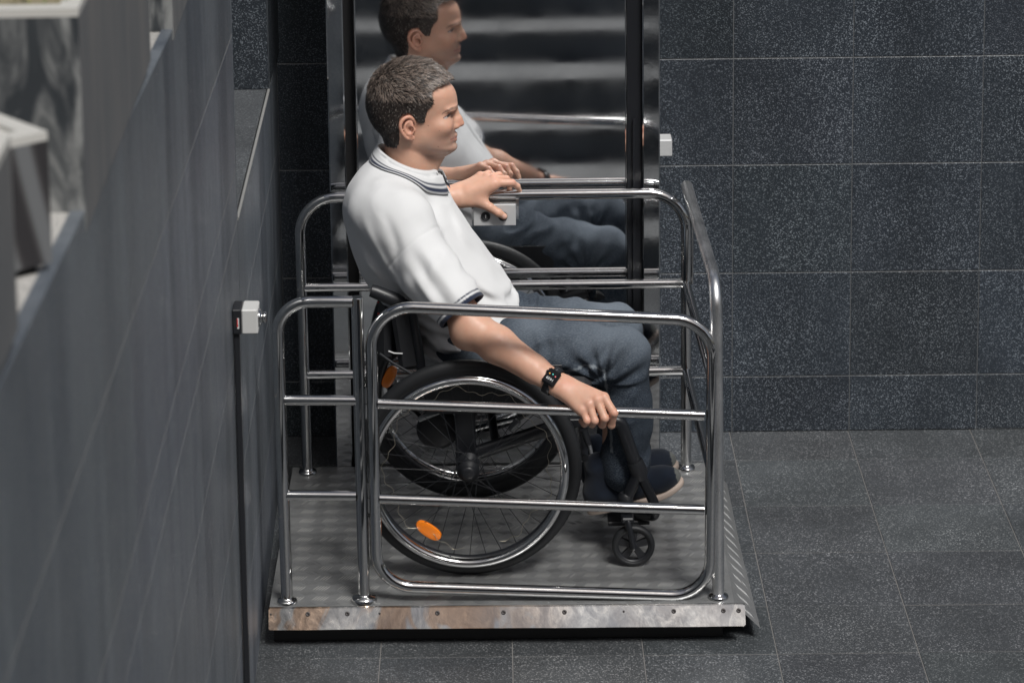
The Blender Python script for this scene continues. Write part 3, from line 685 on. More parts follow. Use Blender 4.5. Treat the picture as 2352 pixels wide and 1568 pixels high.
def part(name,mt,fn,parent=wc,**k):
    mb=MB(); fn(mb); return mb.build(name,mt,parent,**k)
bm,bp=M['black_metal'],M['black_plastic']
for Y,s in ((.235,-1),(.645,1)):
    part('side_tube',bm,lambda b:b.tube(fillet([(.35,Y,.485),(.80,Y,.485),(.845,Y,.425)],.03),.014,12,ex=(1,1.25)))
    yo=Y-.235; q=lambda px,py: V(*at(px,py,Y=.235))+V(0,yo,0)
    part('back_post',bm,lambda b:b.tube(fillet([q(968,905),q(966,830),q(948,722),q(938,700),q(915,690)],.015),.0125,12))
    part('push_handle',bp,lambda b:b.tube([q(925,695),q(912,690),q(862,670),q(852,667)],[.0155,.019,.0185,.0165],16))
    part('axle_plate',bm,lambda b:b.box((HX-.035,Y-.006,.27),(HX+.02,Y+.006,.50),bev=.003))
    part('lower_tube',bm,lambda b:b.tube([(HX-.03,Y+.01,.30),(.84,Y+.01,.43)],.015,12,ex=(1,1.4)))
    part('front_tube',bm,lambda b:b.tube(fillet([tuple(V(*P(1395,962,Y))),tuple(P(1425,970,Y)),tuple(P(1466,1082,Y))] if s<0 else [(.865,Y,.42),(.90,Y,.41),(.945,Y,.28)],.02),.0165,10,ex=(1,1.15)))
    q=P(1468,1082,.235); k1_=V(q[0],Y,q[2]); q=P(1437,1148,.235); k2_=V(q[0],Y,q[2])
    part('knee_joint',bp,lambda b:b.tube([k1_+V(-.012,0,.03),k1_+V(0,0,0),k1_+V(.002,0,-.022)],[.022,.024,.018],14))
    part('caster_arm',bm,lambda b:b.tube([k1_,k2_],.0155,12,ex=(1,1.2)))
    part('footrest_hanger',bm,lambda b:b.tube(fillet([k1_+V(.004,0,-.01),k1_+V(.04,.0,-.09),k1_+V(.045,0,-.13),k1_+V(.0,.06*-s,-.15)],.02),.014,10))
    part('caster_housing',bp,lambda b:b.tube([k2_+V(0,0,.022),k2_+V(0,0,.016),k2_+V(.004,0,-.03)],[.014,.021,.017],16))
    # caster
    cw=empty('caster',(0,0,0),None,None); cw.parent=wc; cc=P(1455,1240,.205); cc=V(cc[0],.215 if s<0 else .665,.0595); cw.location=Vector(cc.tolist())-wc.location
    prof=[(.046,-.010),(.047,-.013),(.053,-.0125),(.0575,-.008),(.0588,0),(.0575,.008),(.053,.0125),(.047,.013),(.046,.010)]
    mb=MB(); mb.lathe(cc,(0,1,0),prof,48); mb.build('tyre',M['rubber'],cw)
    mb=MB(); mb.lathe(cc,(0,1,0),[(.046,-.010),(.041,-.009),(.040,0),(.041,.009),(.046,.010)],48); mb.lathe(cc,(0,1,0),[(0,-.012),(.011,-.012),(.012,0),(.011,.012),(0,.012)],20)
    for k in range(5):
        a=2*math.pi*k/5+.3; d=V(math.cos(a),0,math.sin(a)); t_=V(-d[2],0,d[0])
        vts=[cc+d*.008+t_*.007,cc+d*.008-t_*.007,cc+d*.042-t_*.011,cc+d*.042+t_*.011]; vts=[v+V(0,-.006,0) for v in vts]+[v+V(0,.006,0) for v in vts]
        mb.add(vts,[(0,1,2,3),(7,6,5,4),(0,4,5,1),(1,5,6,2),(2,6,7,3),(3,7,4,0)],0,False)
    mb.build('caster_rim',bp,cw)
    mb=MB(); top=V(k2_[0]+.004,cc[1],.135)
    for sy in (-1,1):
        mb.tube([top+V(0,sy*.012,0),top+V(.002,sy*.0215,-.012),cc+V(0,sy*.0215,0)],[.009,.009,.008],10,ex=(1,1.3))
    mb.box(top-V(.017,.022,.006),top+V(.017,.022,.010),bev=.004); mb.lathe(cc,(0,1,0),[(0,-.027),(.0055,-.027),(.0055,.027),(0,.027)],12)
    mb.build('fork',bm,cw)
    part('caster_bolt',M['brushed'],lambda b:b.lathe(cc,(0,-1,0),[(0,.0295),(.0045,.029),(.0045,.026)],10),cw)
    part('skirt_guard',bp,lambda b:b.box((.37,Y-.016*(-s)-.002,.44),(.74,Y-.016*(-s)+.002,.575),bev=.0015))
part('axle_bar',bm,lambda b:b.tube([(HX,.24,.305),(HX,.64,.305)],.014,14))
part('cross_brace',bm,lambda b:b.tube([(.56,.25,.33),(.52,.63,.49)],.012,12))
part('cross_brace',bm,lambda b:b.tube([(.60,.63,.33),(.56,.25,.49)],.012,12))
part('front_bar',bm,lambda b:b.tube([(.80,.24,.30),(.80,.64,.30)],.011,12))
part('seat',M['upholstery'],lambda b:b.box((.36,.228,.485),(.82,.652,.530),bev=.02))
qb=at(962,830,Y=.235); qt=at(945,722,Y=.235); bd=(qt-qb)/np.linalg.norm(qt-qb)
part('backrest',M['upholstery'],lambda b:b.box((-.055,.228,-.02),(.004,.652,np.linalg.norm(qt-qb)+.02),bev=.012,R=np.array([[bd[2],0,-bd[0]],[0,1,0],bd]).T,o=qb*V(1,0,1)))
part('back_bag',M['upholstery'],lambda b:b.box((.240,.27,.565),(.300,.61,.70),bev=.02))
part('bag_trim',M['red'],lambda b:(b.box((.244,.2685,.738),(.249,.2695,.741)),b.box((.244,.2685,.705),(.250,.2695,.709))))
part('bag_strap',M['label'],lambda b:b.tube([tuple(P(892,806,.225)),tuple(P(905,811,.225)),tuple(P(925,812,.225))],.0022,8))
part('side_strap',bp,lambda b:b.tube([tuple(P(872,812,.2)),tuple(P(900,832,.2)),tuple(P(945,858,.2))],.004,8))
# brake lever and its clamp, plus small fittings behind the spokes
l0,l1=P(962,963,.235),P(1013,943,.235)
part('brake_lever',M['grey_metal'],lambda b:b.tube([l0,l1],[.012,.011],10,ex=(1,.6)),bevel=.001)
part('brake_link',M['grey_metal'],lambda b:b.tube([P(935,938,.235),P(950,950,.235),l0],.004,8))
part('gearbox',bp,lambda b:b.lathe(tuple(P(1005,985,.30)),(0,-1,0),[(0,-.03),(.055,-.03),(.058,0),(.045,.006),(0,.008)],32))
part('silver_tube',M['chrome'],lambda b:b.tube([P(1085,985,.42),P(1190,960,.42)],.008,12))
part('release_knob',M['grey_metal'],lambda b:b.tube([P(1172,985,.30),P(1190,965,.30)],[.008,.011],12))
part('brake_bracket',bm,lambda b:(b.box(tuple(V(*P(1305,965,.215))+V(0,0,-.02)),tuple(V(*P(1350,985,.215))+V(0,.012,.028)),bev=.003), b.tube([P(1340,985,.21),P(1348,1010,.21),P(1358,1035,.21)],[.012,.010,.006],10)))
part('brake_pad',M['grey_metal'],lambda b:b.tube([P(1354,1022,.205),P(1358,1040,.205)],.005,10))

# ------------------------------------------------------------------ implicit surfaces for the figure and his clothes
def smin(a,b,k):
    h=np.clip(.5+.5*(b-a)/k,0,1); return b*(1-h)+a*h-k*h*(1-h)
def smax(a,b,k): return -smin(-a,-b,k)
class Pr:      # one implicit primitive with a bounding sphere
    def __init__(s,fn,c,r): s.fn=fn; s.c=V(*c); s.r=r
    def __call__(s,P): return s.fn(P)
def nz(v): v=V(*v); return v/np.linalg.norm(v)
def cone(a,b,ra,rb,flat=None,fs=1.0):
    """round cone; flat = unit direction in which it is squashed by fs"""
    a=V(*a);b=V(*b);d=b-a;L2=max(d@d,1e-12)
    if flat is not None: fl=nz(flat)
    def fn(P):
        q=P-a; t=np.clip(q@d/L2,0,1); w=q-t[:,None]*d
        if flat is not None:
            u=w@fl; n2=np.sqrt(np.maximum((w*w).sum(1)-u*u+(u/fs)**2,1e-12)); r=ra+(rb-ra)*t
            return (n2-r)*min(fs,1)**.5
        return np.sqrt((w*w).sum(1))-(ra+(rb-ra)*t)
    return Pr(fn,(a+b)/2,np.linalg.norm(d)/2+max(ra,rb))
def ell(c,r,R=None):
    c=V(*c); r=V(*r)
    def fn(P):
        q=P-c
        if R is not None: q=q@R
        k0=np.sqrt(((q/r)**2).sum(1)); k1=np.sqrt(((q/(r*r))**2).sum(1)); return k0*(k0-1)/np.maximum(k1,1e-9)
    return Pr(fn,c,r.max())
def chain(pts,rs,**k): return [cone(pts[i],pts[i+1],rs[i],rs[i+1],**k) for i in range(len(pts)-1)]
class Grp:
    """smooth union of items; each item (thing, k); negative k subtracts"""
    def __init__(s,items,k=.01): s.it=[(x if isinstance(x,tuple) else (x,k)) for x in items]; s.bound()
    def bound(s):
        ps=[x for x,k in s.it if k>0]; lo=np.min([x.c-x.r for x in ps],0); hi=np.max([x.c+x.r for x in ps],0); s.c=(lo+hi)/2; s.r=np.linalg.norm(hi-lo)/2
    def __call__(s,P,cull=None):
        d=np.full(len(P),1.0)
        for x,k in s.it:
            kk=abs(k)
            if cull is not None:
                m=((P-x.c)**2).sum(1)<(x.r+kk*1.5+cull)**2
                if not m.any(): continue
                Q=P[m]; v=x(Q,cull) if isinstance(x,Grp) else x(Q)
                d[m]= smin(d[m],v,kk) if k>0 else smax(d[m],-v,kk)
            else:
                v=x(P); d= smin(d,v,kk) if k>0 else smax(d,-v,kk)
        return d
def surface(sdf, lo, hi, h, nb=8, lip=1.5):
    """sparse surface nets -> vertices, quads"""
    lo=V(*lo); hi=V(*hi); B=nb*h; nB=np.ceil((hi-lo)/B).astype(int)
    I=np.stack(np.meshgrid(*[np.arange(n) for n in nB],indexing='ij'),-1).reshape(-1,3)
    cen=lo+(I+.5)*B; d=np.concatenate([sdf(c) for c in np.array_split(cen,max(1,len(cen)//200000))])
    I=I[np.abs(d)<B*.87*lip+.004]
    g=np.stack(np.meshgrid(*[np.arange(nb+1)]*3,indexing='ij'),-1).reshape(-1,3)
    G=(nB*nb+2); key=lambda ijk: (ijk[...,0]*G[1]+ijk[...,1])*G[2]+ijk[...,2]
    ck=[];cv=[];ed=[]
    for part_ in np.array_split(I,max(1,len(I)//600)):
        if not len(part_): continue
        ijk=(part_[:,None,:]*nb+g[None]); P=lo+ijk.reshape(-1,3)*h
        D=sdf(P,.02).reshape(-1,nb+1,nb+1,nb+1); D=np.where(D==0,1e-9,D)
        s=D<0
        c8=np.stack([s[:,a:nb+a,b:nb+b,c:nb+c] for a in (0,1) for b in (0,1) for c in (0,1)],-1)
        act=c8.any(-1)&~c8.all(-1); bi,x,y,z=np.nonzero(act)
        if not len(bi): continue
        base=np.stack([x,y,z],1); acc=np.zeros((len(bi),3)); cnt=np.zeros(len(bi))
        for ax in range(3):
            o1,o2=[k for k in range(3) if k!=ax]
            for u in (0,1):
                for v in (0,1):
                    p=base.copy(); p[:,o1]+=u; p[:,o2]+=v; q=p.copy(); q[:,ax]+=1
                    da=D[bi,p[:,0],p[:,1],p[:,2]]; db=D[bi,q[:,0],q[:,1],q[:,2]]; m=(da<0)!=(db<0)
                    t=np.where(m,da/np.where(m,da-db,1),0); pt=p-base.astype(float); pt=pt.astype(float); pt[:,ax]+=t
                    acc+=pt*m[:,None]; cnt+=m
        gi=part_[bi]*nb+base
        ck.append(key(gi)); cv.append(lo+(gi+acc/cnt[:,None])*h)
        for ax in range(3):
            sl0=[slice(0,nb)]*3; sl1=[slice(0,nb)]*3; sl1[ax]=slice(1,nb+1)
            a=s[(slice(None),*sl0)]; b=s[(slice(None),*sl1)]; bi2,x,y,z=np.nonzero(a!=b)
            gi=part_[bi2]*nb+np.stack([x,y,z],1); ed.append((ax,gi,a[bi2,x,y,z]))
    ck=np.concatenate(ck); cv=np.concatenate(cv); o=np.argsort(ck); ck=ck[o]; cv=cv[o]; F=[]
    for ax,gi,ins in ed:
        u,v=(ax+1)%3,(ax+2)%3; c=[]
        ok=np.ones(len(gi),bool)
        for (du,dv) in ((0,0),(-1,0),(-1,-1),(0,-1)):
            t=gi.copy(); t[:,u]+=du; t[:,v]+=dv; k=key(t); ix=np.searchsorted(ck,k); ix=np.minimum(ix,len(ck)-1); ok&=(ck[ix]==k)&(t>=0).all(1); c.append(ix)
        q=np.stack(c,1); q=np.where(ins[:,None],q,q[:,::-1]); F.append(q[ok])
    return cv,np.concatenate(F)
def relax(v,f,n=1,w=.5):
    e=np.concatenate([f[:,[0,1]],f[:,[1,2]],f[:,[2,3]],f[:,[3,0]]])
    for _ in range(n):
        s=np.zeros_like(v); c=np.zeros(len(v)); 
        for a,b in ((0,1),(1,0)): 
            for k in range(3): s[:,k]+=np.bincount(e[:,a],v[e[:,b],k],len(v))
            c+=np.bincount(e[:,a],minlength=len(v))
        v=v+(s/np.maximum(c,1)[:,None]-v)*w
    return v
def mesh_obj(name,v,f,mats,parent,col=None):
    me=bpy.data.meshes.new(name); o0=parent_loc(parent)
    me.vertices.add(len(v)); me.vertices.foreach_set('co',(v-o0).astype(np.float32).ravel())
    n=f.shape[1]; me.loops.add(len(f)*n); me.loops.foreach_set('vertex_index',f.astype(np.int32).ravel())
    me.polygons.add(len(f)); me.polygons.foreach_set('loop_start',np.arange(0,len(f)*n,n,dtype=np.int32)); me.polygons.foreach_set('loop_total',np.full(len(f),n,np.int32))
    me.update(calc_edges=True); me.polygons.foreach_set('use_smooth',np.ones(len(f),bool))
    for mt in (mats if isinstance(mats,(list,tuple)) else [mats]): me.materials.append(mt)
    if col is not None:
        ca=me.color_attributes.new('Col','FLOAT_COLOR','POINT'); ca.data.foreach_set('color',np.c_[col,np.ones(len(col))].astype(np.float32).ravel())
    o=bpy.data.objects.new(name,me); return link(o,parent)
_pt=rng.random((32,32,32))
def vnoise(P,s):
    Q=P*s; i=np.floor(Q).astype(int); f=Q-i; f=f*f*(3-2*f); r=0
    for a in (0,1):
        for b in (0,1):
            for c in (0,1):
                w=(f[:,0] if a else 1-f[:,0])*(f[:,1] if b else 1-f[:,1])*(f[:,2] if c else 1-f[:,2]); r=r+w*_pt[(i[:,0]+a)%32,(i[:,1]+b)%32,(i[:,2]+c)%32]
    return r
def sstep(a,b,x): t=np.clip((x-a)/(b-a),0,1); return t*t*(3-2*t)

YC=.465
man=empty('person',(.50,YC,.10),'man in a white polo shirt and jeans seated in the wheelchair, looking right','person')
# ---- head frame: origin under the ear at chin level
HP=at(940,344,Y=YC); psi=math.radians(1)
HE=np.array([[math.cos(psi),math.sin(psi),0],[-math.sin(psi),math.cos(psi),0],[0,0,1]])     # rows: local axes
tl=math.radians(-.5); HE=np.array([[math.cos(tl),0,math.sin(tl)],[0,1,0],[-math.sin(tl),0,math.cos(tl)]])@HE
hw=lambda x,y,z: HP+V(x,y,z)@HE
def hl(P): return (P-HP)@HE.T
def loft(E,O,zs,xf,xb,w,n=2.2,wc=None,scale=.9):
    """cross-sections stacked along local z: front xf, back xb, half width w, widest at wc"""
    zs=np.array(zs,float); xf=np.array(xf,float); xb=np.array(xb,float); w=np.array(w,float); wc=(xf+xb)/2 if wc is None else np.array(wc,float)
    z0,z1=zs[0],zs[-1]
    def fn(P):
        q=(P-O)@E.T; z=np.clip(q[:,2],z0,z1)
        f=np.interp(z,zs,xf); b=np.interp(z,zs,xb); ww=np.interp(z,zs,w); c=np.interp(z,zs,wc)
        dx=q[:,0]-c; rx=np.where(dx>0,f-c,c-b); rx=np.maximum(rx,.004); ww=np.maximum(ww,.004)
        k=((np.abs(dx)/rx)**n+(np.abs(q[:,1])/ww)**n)**(1/n)
        dr=(k-1)*np.minimum(rx,ww)*scale; dz=np.abs(q[:,2]-z)
        return np.where(dz>0,np.sqrt(np.maximum(dr,0)**2+dz**2)+np.minimum(dr,0)*0,dr)
    mid=O+V((xf.max()+xb.min())/2,0,(z0+z1)/2)@E
    return Pr(fn,mid,math.hypot((z1-z0)/2,max((xf.max()-xb.min())/2,w.max()))+.01)
def spl(z,pts):   # smooth interpolation
    x=np.array([p[0] for p in pts]); y=np.array([p[1] for p in pts]); g=np.gradient(y,x); i=np.clip(np.searchsorted(x,z)-1,0,len(x)-2); h=x[i+1]-x[i]; t=(z-x[i])/h
    return (2*t**3-3*t**2+1)*y[i]+(t**3-2*t**2+t)*h*g[i]+(-2*t**3+3*t**2)*y[i+1]+(t**3-t**2)*h*g[i+1]
zs=np.linspace(-.006,.192,50)
XF=[(-.006,.109),(-.001,.1185),(.006,.1262),(.014,.1262),(.021,.1228),(.029,.1245),(.037,.1252),(.047,.1255),(.060,.1255),(.090,.1250),(.112,.1272),(.124,.1315),(.136,.1325),(.150,.1305),(.168,.1235),(.180,.113),(.192,.085)]
XB=[(-.006,.050),(.006,.015),(.018,-.012),(.04,-.045),(.06,-.07),(.168,-.080),(.180,-.065),(.192,-.03)]
WW=[(-.006,.030),(.002,.046),(.014,.060),(.030,.0690),(.05,.0735),(.08,.0745),(.105,.0760),(.13,.0765),(.155,.0780),(.168,.077),(.180,.066),(.192,.040)]
WC=[(-.006,.080),(.006,.066),(.030,.044),(.06,.032),(.09,.020),(.12,.012),(.192,.010)]
face=loft(HE,HP,zs,spl(zs,XF),spl(zs,XB),spl(zs,WW),2.1,spl(zs,WC),.85)
HR=HE.T
E3=lambda c,r,R=None: ell(hw(*c),r,HR if R is None else HR@R)
Lc=lambda a,b,ra,rb,**k: cone(hw(*a),hw(*b),ra,rb,**k)
head=[(face,.01),(E3((.0075,0,.150),(.1075,.0835,.094)),.02),(E3((-.028,0,.115),(.068,.070,.080)),.03)]
for s in (-1,1):
    head+=[ (E3((.110,s*.028,.1240),(.021,.028,.0080)),.012),            # brow ridge
            (E3((.1200,s*.033,.1060),(.0150,.0155,.0080)),-.012),        # eye socket
            (E3((.0985,s*.0325,.1050),(.0140,.0140,.0125)),.005),        # lids and eyeball
            (E3((.088,s*.050,.078),(.024,.020,.016)),.03)]               # cheekbone
head+=[ (Lc((.1245,0,.116),(.1365,0,.087),.0066,.0080),.010),(Lc((.1365,0,.087),(.1425,0,.0755),.0080,.0076),.006),
        (E3((.1390,0,.0725),(.0105,.0108,.0078)),.006),(E3((.1270,0,.0800),(.0160,.0150,.0160)),.008),
        (E3((.1275,-.0120,.0685),(.0110,.0072,.0082)),.005),(E3((.1275,.0120,.0685),(.0110,.0072,.0082)),.005),
        
        (Lc((.1270,-.0060,.0425),(.1270,.0060,.0425),.0042,.0042),.006),(Lc((.1265,-.0060,.0420),(.1130,-.0240,.0370),.0038,.0022),.006),(Lc((.1265,.0060,.0420),(.1130,.0240,.0370),.0038,.0022),.006),
        (Lc((.1240,-.0070,.0305),(.1240,.0070,.0305),.0052,.0052),.006),(Lc((.1255,-.0070,.0300),(.1130,-.0230,.0345),.0044,.0020),.006),(Lc((.1255,.0070,.0300),(.1130,.0230,.0345),.0044,.0020),.006),
        (E3((.1145,0,.0075),(.0150,.0220,.0130)),.012),(E3((.1315,0,.0365),(.0075,.0290,.0005)),-.0015)]
for s in (-1,1):
    head+=[(Lc((.1150,s*.0235,.1095),(.0980,s*.0445,.1050),.0012,.0010),-.0014)]
def cr(pts,n=6):       # Catmull-Rom through points
    P=[V(*p) for p in pts]; P=[2*P[0]-P[1]]+P+[2*P[-1]-P[-2]]; o=[]
    for i in range(1,len(P)-2):
        for k in range(n):
            t=k/n; o.append(.5*((2*P[i])+(P[i+1]-P[i-1])*t+(2*P[i-1]-5*P[i]+4*P[i+1]-P[i+2])*t*t+(3*P[i]-P[i-1]-3*P[i+1]+P[i+2])*t**3))
    o.append(P[-2]); return o
def earf(s):
    X=lambda x,z,y=0: hw(x,s*(.0825+y),z)
    hel=cr([X(.0165,.088,-.010),X(.0150,.100,-.003),X(.0080,.1125,.004),X(-.004,.1165,.009),X(-.0165,.1095,.013),X(-.0225,.096,.015),X(-.0205,.080,.013),X(-.0130,.066,.009),X(-.003,.055,.005)],5)
    anti=cr([X(.001,.104,.005),X(-.0085,.096,.009),X(-.0110,.084,.010),X(-.0065,.072,.008),X(.0015,.066,.004)],4)
    rh=np.interp(np.linspace(0,1,len(hel)),[0,.2,.5,.8,1],[.0028,.0040,.0046,.0042,.0040])
    it=[(ell(X(-.002,.086,.002),(.0180,.0055,.0270),HR@_rot(0,s*.35,0)@_rot(0,0,-.18)),.004)]
    it+=[(c,.002) for c in chain(hel,rh)]
    it+=[(c,.003) for c in chain(anti,np.full(len(anti),.0026))]
    it+=[(ell(X(.0070,.0560,.000),(.0095,.0048,.0095),HR),.006),(ell(X(.0045,.080,.008),(.0080,.0068,.0095),HR),-.003),
         (ell(X(.0150,.078,.000),(.0045,.0050,.0070),HR),.003)]
    return Grp(it)
NB=at(936,418,Y=YC); NT_=hw(-.004,0,.052)
neck=[(cone(NT_,NB,.0610,.0660),.02),(cone(hw(.030,0,.010),NB+V(.030,0,.006),.040,.040),.02),(cone(hw(.082,0,.004),NB+V(.052,0,.010),.026,.016),.02),
      (cone(hw(-.03,-.05,.05),NB+V(.055,-.018,-.004),.016,.012),.015),(cone(hw(-.03,.05,.05),NB+V(.055,.018,-.004),.016,.012),.015)]
headG=Grp(head+[(earf(-1),.003),(earf(1),.003)]+neck)

# ---- torso frame along the leaning back
T0=at(1078,812,Y=YC); T1=at(932,392,Y=YC); tz=nz(T1-T0); tx=nz(V(tz[2],0,-tz[0])); TE=np.array([tx,[0,1,0],tz]); TL_=np.linalg.norm(T1-T0)
def tuv(pts):
    r=[]
    for p in pts:
        q=(at(*p,Y=YC)-T0)@TE.T; r.append((q[2],q[0]))
    r.sort(); return r
backp=tuv([(900,318),(884,338),(852,358),(836,392),(818,424),(806,460),(804,505),(809,565),(836,622),(878,680),(925,728),(958,775),(968,832)])
frontp=tuv([(960,340),(985,368),(1000,392),(1020,432),(1043,480),(1074,525),(1112,578),(1150,625),(1176,665),(1187,705),(1190,745),(1184,790)])
tt=np.linspace(-.05,TL_+.085,68)
ub=np.interp(tt,[p[0] for p in backp],[p[1] for p in backp]); uf=np.interp(tt,[p[0] for p in frontp],[p[1] for p in frontp])
for _ in range(10):
    ub[1:-1]=(ub[:-2]+2*ub[1:-1]+ub[2:])/4; uf[1:-1]=(uf[:-2]+2*uf[1:-1]+uf[2:])/4
WT=[(-.05,.180),(.03,.178),(.12,.168),(.20,.172),(.28,.186),(.34,.190),(.39,.178),(.43,.145),(.465,.105),(.49,.084),(.53,.070),(.58,.062),(.66,.055)]
wt=spl(tt,WT)
print('TL',TL_)
torso=loft(TE,T0,tt,uf,ub,wt,2.35,(uf+ub)/2)
core=loft(TE,T0,tt[4:-14],uf[4:-14]-.016,ub[4:-14]+.016,wt[4:-14]-.016,2.35,((uf+ub)/2)[4:-14])

# ---- arms. right = near the camera
A=lambda px,py,Y: at(px,py,Y=Y)
SR=A(940,512,.275); ER=A(1082,752,.150); WRr=A(1284,884,.030)
SL=A(925,432,.655); EL=V(.272,.835,.835); WL=A(1044,450,.875)
fd=nz(WRr-ER)
# hand on the gate rail: back of the hand faces up and towards the camera
rail=lambda px: RAILA+(RAILB-RAILA)*((px-868)/(1617-868))
def R_(px,py,Y): return A(px,py,Y)
mcpR=[R_(1387,912,-.018),R_(1371,918,-.024),R_(1353,928,-.028),R_(1337,941,-.031)]            # index .. little
def wrapr(i,m):
    rc=rail([1402,1380,1360,1343][i]); rc=V(m[0],rc[1],rc[2])
    x=[1410,1389,1366,1348][i]; yy=[948,960,966,966][i]
    pip=A(x,yy,[-.047,-.048,-.047,-.044][i]); xq=pip[0]
    rcz=rail(x)[2]
    dip=V(xq-.006,-.030,min(pip[2]-.012,rcz-.026)); tip=V(xq-.014,-.002,rcz-.028)
    return [m,pip,dip,tip]
radR=[[.0118,.0108,.0098,.0085],[.0116,.0106,.0096,.0085],[.0110,.0100,.0090,.0080],[.0102,.0092,.0083,.0074]]
fingR=[]
for i in range(4):
    ch=wrapr(i,mcpR[i]); fingR+= [(c,.004) for c in chain(ch,radR[i])]
    fingR.append((ell(ch[1],(radR[i][1]*1.03,)*3),.003))
# separate fingers (hard union between neighbours)
def fingers(chs,rads,k=.003):
    gs=[]
    for ch,r in zip(chs,rads): gs.append(Grp([(c,k) for c in chain(ch,r)]+[(ell(ch[j],(r[j]*1.05,)*3),k) for j in (1,2)]))
    return gs
chR=[wrapr(i,mcpR[i]) for i in range(4)]
fR=fingers(chR,radR)
wr=WRr
upn=nz(V(.25,-.55,.8))
hx=nz((mcpR[1]+mcpR[2])/2-wr)
palmR=Grp([(cone(wr,wr+hx*.02,.0330,.0335,flat=upn,fs=.72),.01)]+
    [(cone(wr+hx*.018+o,m-upn*.004,.0185,.0150),.012) for o,m in zip((V(.004,.010,.010),V(.003,.004,.004),V(0,-.002,-.003),V(-.003,-.008,-.010)),mcpR)]+
    [(cone(wr+hx*.02+V(.0,.016,.0),(mcpR[0]+mcpR[1])/2+V(-.02,.020,-.008),.019,.013),.014)]+
    [(ell(m,(.0128,.0128,.0128)),.005) for m in mcpR]+
    [(cone(wr+upn*.012,m+upn*.0055-hx*.012,.003,.0032),.006) for m in mcpR])
thR=[wr+hx*.022+V(.0,.022,-.006),wr+hx*.055+V(.004,.040,-.022),rail(1360)+V(.004,.034,-.004),rail(1385)+V(.004,.026,-.020)]
thumbR=Grp([(c,.005) for c in chain(thR,[.018,.0145,.0115,.0100])])
foreR=[(cone(ER,ER+(WRr-ER)*.30,.0480,.0475),.02),(cone(ER+(WRr-ER)*.30,ER+(WRr-ER)*.72,.0475,.0375),.02),(cone(ER+(WRr-ER)*.72,WRr,.0375,.0325,flat=upn,fs=.80),.012),
       (ell(ER+V(-.014,0,-.020),(.040,.040,.040)),.02),(cone(SR,ER,.050,.044),.03)]
armR=Grp(foreR+[(palmR,.010)])
# left hand lying on the back rail, thumb on the button
LW=WL
mcpL=[A(1137,421,.868),A(1133,411,.880),A(1118,407,.898),A(1103,404,.915)]
chL=[[mcpL[0],A(1176,420,.880),A(1188,428,.893),A(1194,438,.902)],
     [mcpL[1],A(1163,411,.905),A(1172,421,.918),A(1170,434,.922)],
     [mcpL[2],A(1146,402,.928),A(1158,410,.944),A(1158,426,.946)],
     [mcpL[3],A(1122,398,.944),A(1132,404,.957),A(1134,420,.957)]]
radL=[[.0120,.0103,.0085,.0066],[.0115,.0100,.0088,.0075],[.0110,.0096,.0086,.0075],[.0100,.0088,.0078,.0070]]
fL=fingers(chL,radL)
lup=nz(V(-.25,-.35,1)); lh=nz((mcpL[0]+mcpL[3])/2-LW)
palmL=Grp([(cone(LW,LW+lh*.02,.0320,.0320,flat=nz(V(0,-.8,1)),fs=.8),.01)]+
    [(cone(LW+lh*.02+o,m-lup*.004,.0175,.0150),.014) for o,m in zip((V(0,-.014,-.008),V(0,-.004,.0),V(0,.006,.004),V(0,.014,.004)),mcpL)]+
    [(ell(m,(.0125,.0125,.0125)),.005) for m in mcpL]+
    [(cone(LW+V(.006,-.012,-.012),A(1108,462,.862),.0205,.0170),.016),(cone(A(1100,452,.868),mcpL[0]+V(-.012,.002,-.010),.019,.013),.014),(cone(A(1080,440,.872),mcpL[0]+V(-.012,.002,-.006),.021,.014),.014)])
thL=[A(1104,465,.862),A(1125,476,.850),A(1145,489,.846),A(1158,497,.849)]
thumbL=Grp([(c,.004) for c in chain(thL,[.0160,.0128,.0108,.0095])]+[(ell(thL[2],(.0118,.0118,.0118)),.004)])
armL=Grp([(cone(SL,EL,.055,.044),.03),(cone(EL,EL+(WL-EL)*.4,.046,.043),.02),(cone(EL+(WL-EL)*.4,WL,.043,.0315),.014),(palmL,.010)])
# ---- legs
HN=A(1108,806,.37); KN=A(1428,815,.325); HF=A(1112,752,.555); KF=A(1410,758,.60)
AN=A(1412,1100,.335); AF=A(1425,1052,.595)
legs=[(cone(HN,KN,.078,.050),.02),(cone(KN,AN,.050,.036),.02),(cone(HF,KF,.078,.050),.02),(cone(KF,AF,.050,.036),.02),(cone(HN,HF,.085,.085),.03)]
body=Grp([(headG,.015),(core,.03),(armR,.02),(armL,.02)]+[(f,.006) for f in []]+[(thumbR,.008),(thumbL,.008)]+legs)
_fs=fR+fL
class Body(Grp):
    def __init__(s):
        s.c=body.c; s.r=body.r; s.it=body.it
    def __call__(s,P,cull=None):
        d=body(P,cull)
        df=np.full(len(P),1.0)
        for f in _fs:
            m=((P-f.c)**2).sum(1)<(f.r+.03)**2
            if cull is None: df=np.minimum(df,f(P))
            elif m.any(): df[m]=np.minimum(df[m],f(P[m],cull))
        return smin(d,df,.0045)
import time; _t=time.time()
lo=V(.12,-.10,.05); hi=V(1.12,1.02,1.42)
bv,bf=surface(Body(),lo,hi,.0026)
bv=relax(bv,bf,1,.35)
print('body',len(bv),time.time()-_t)
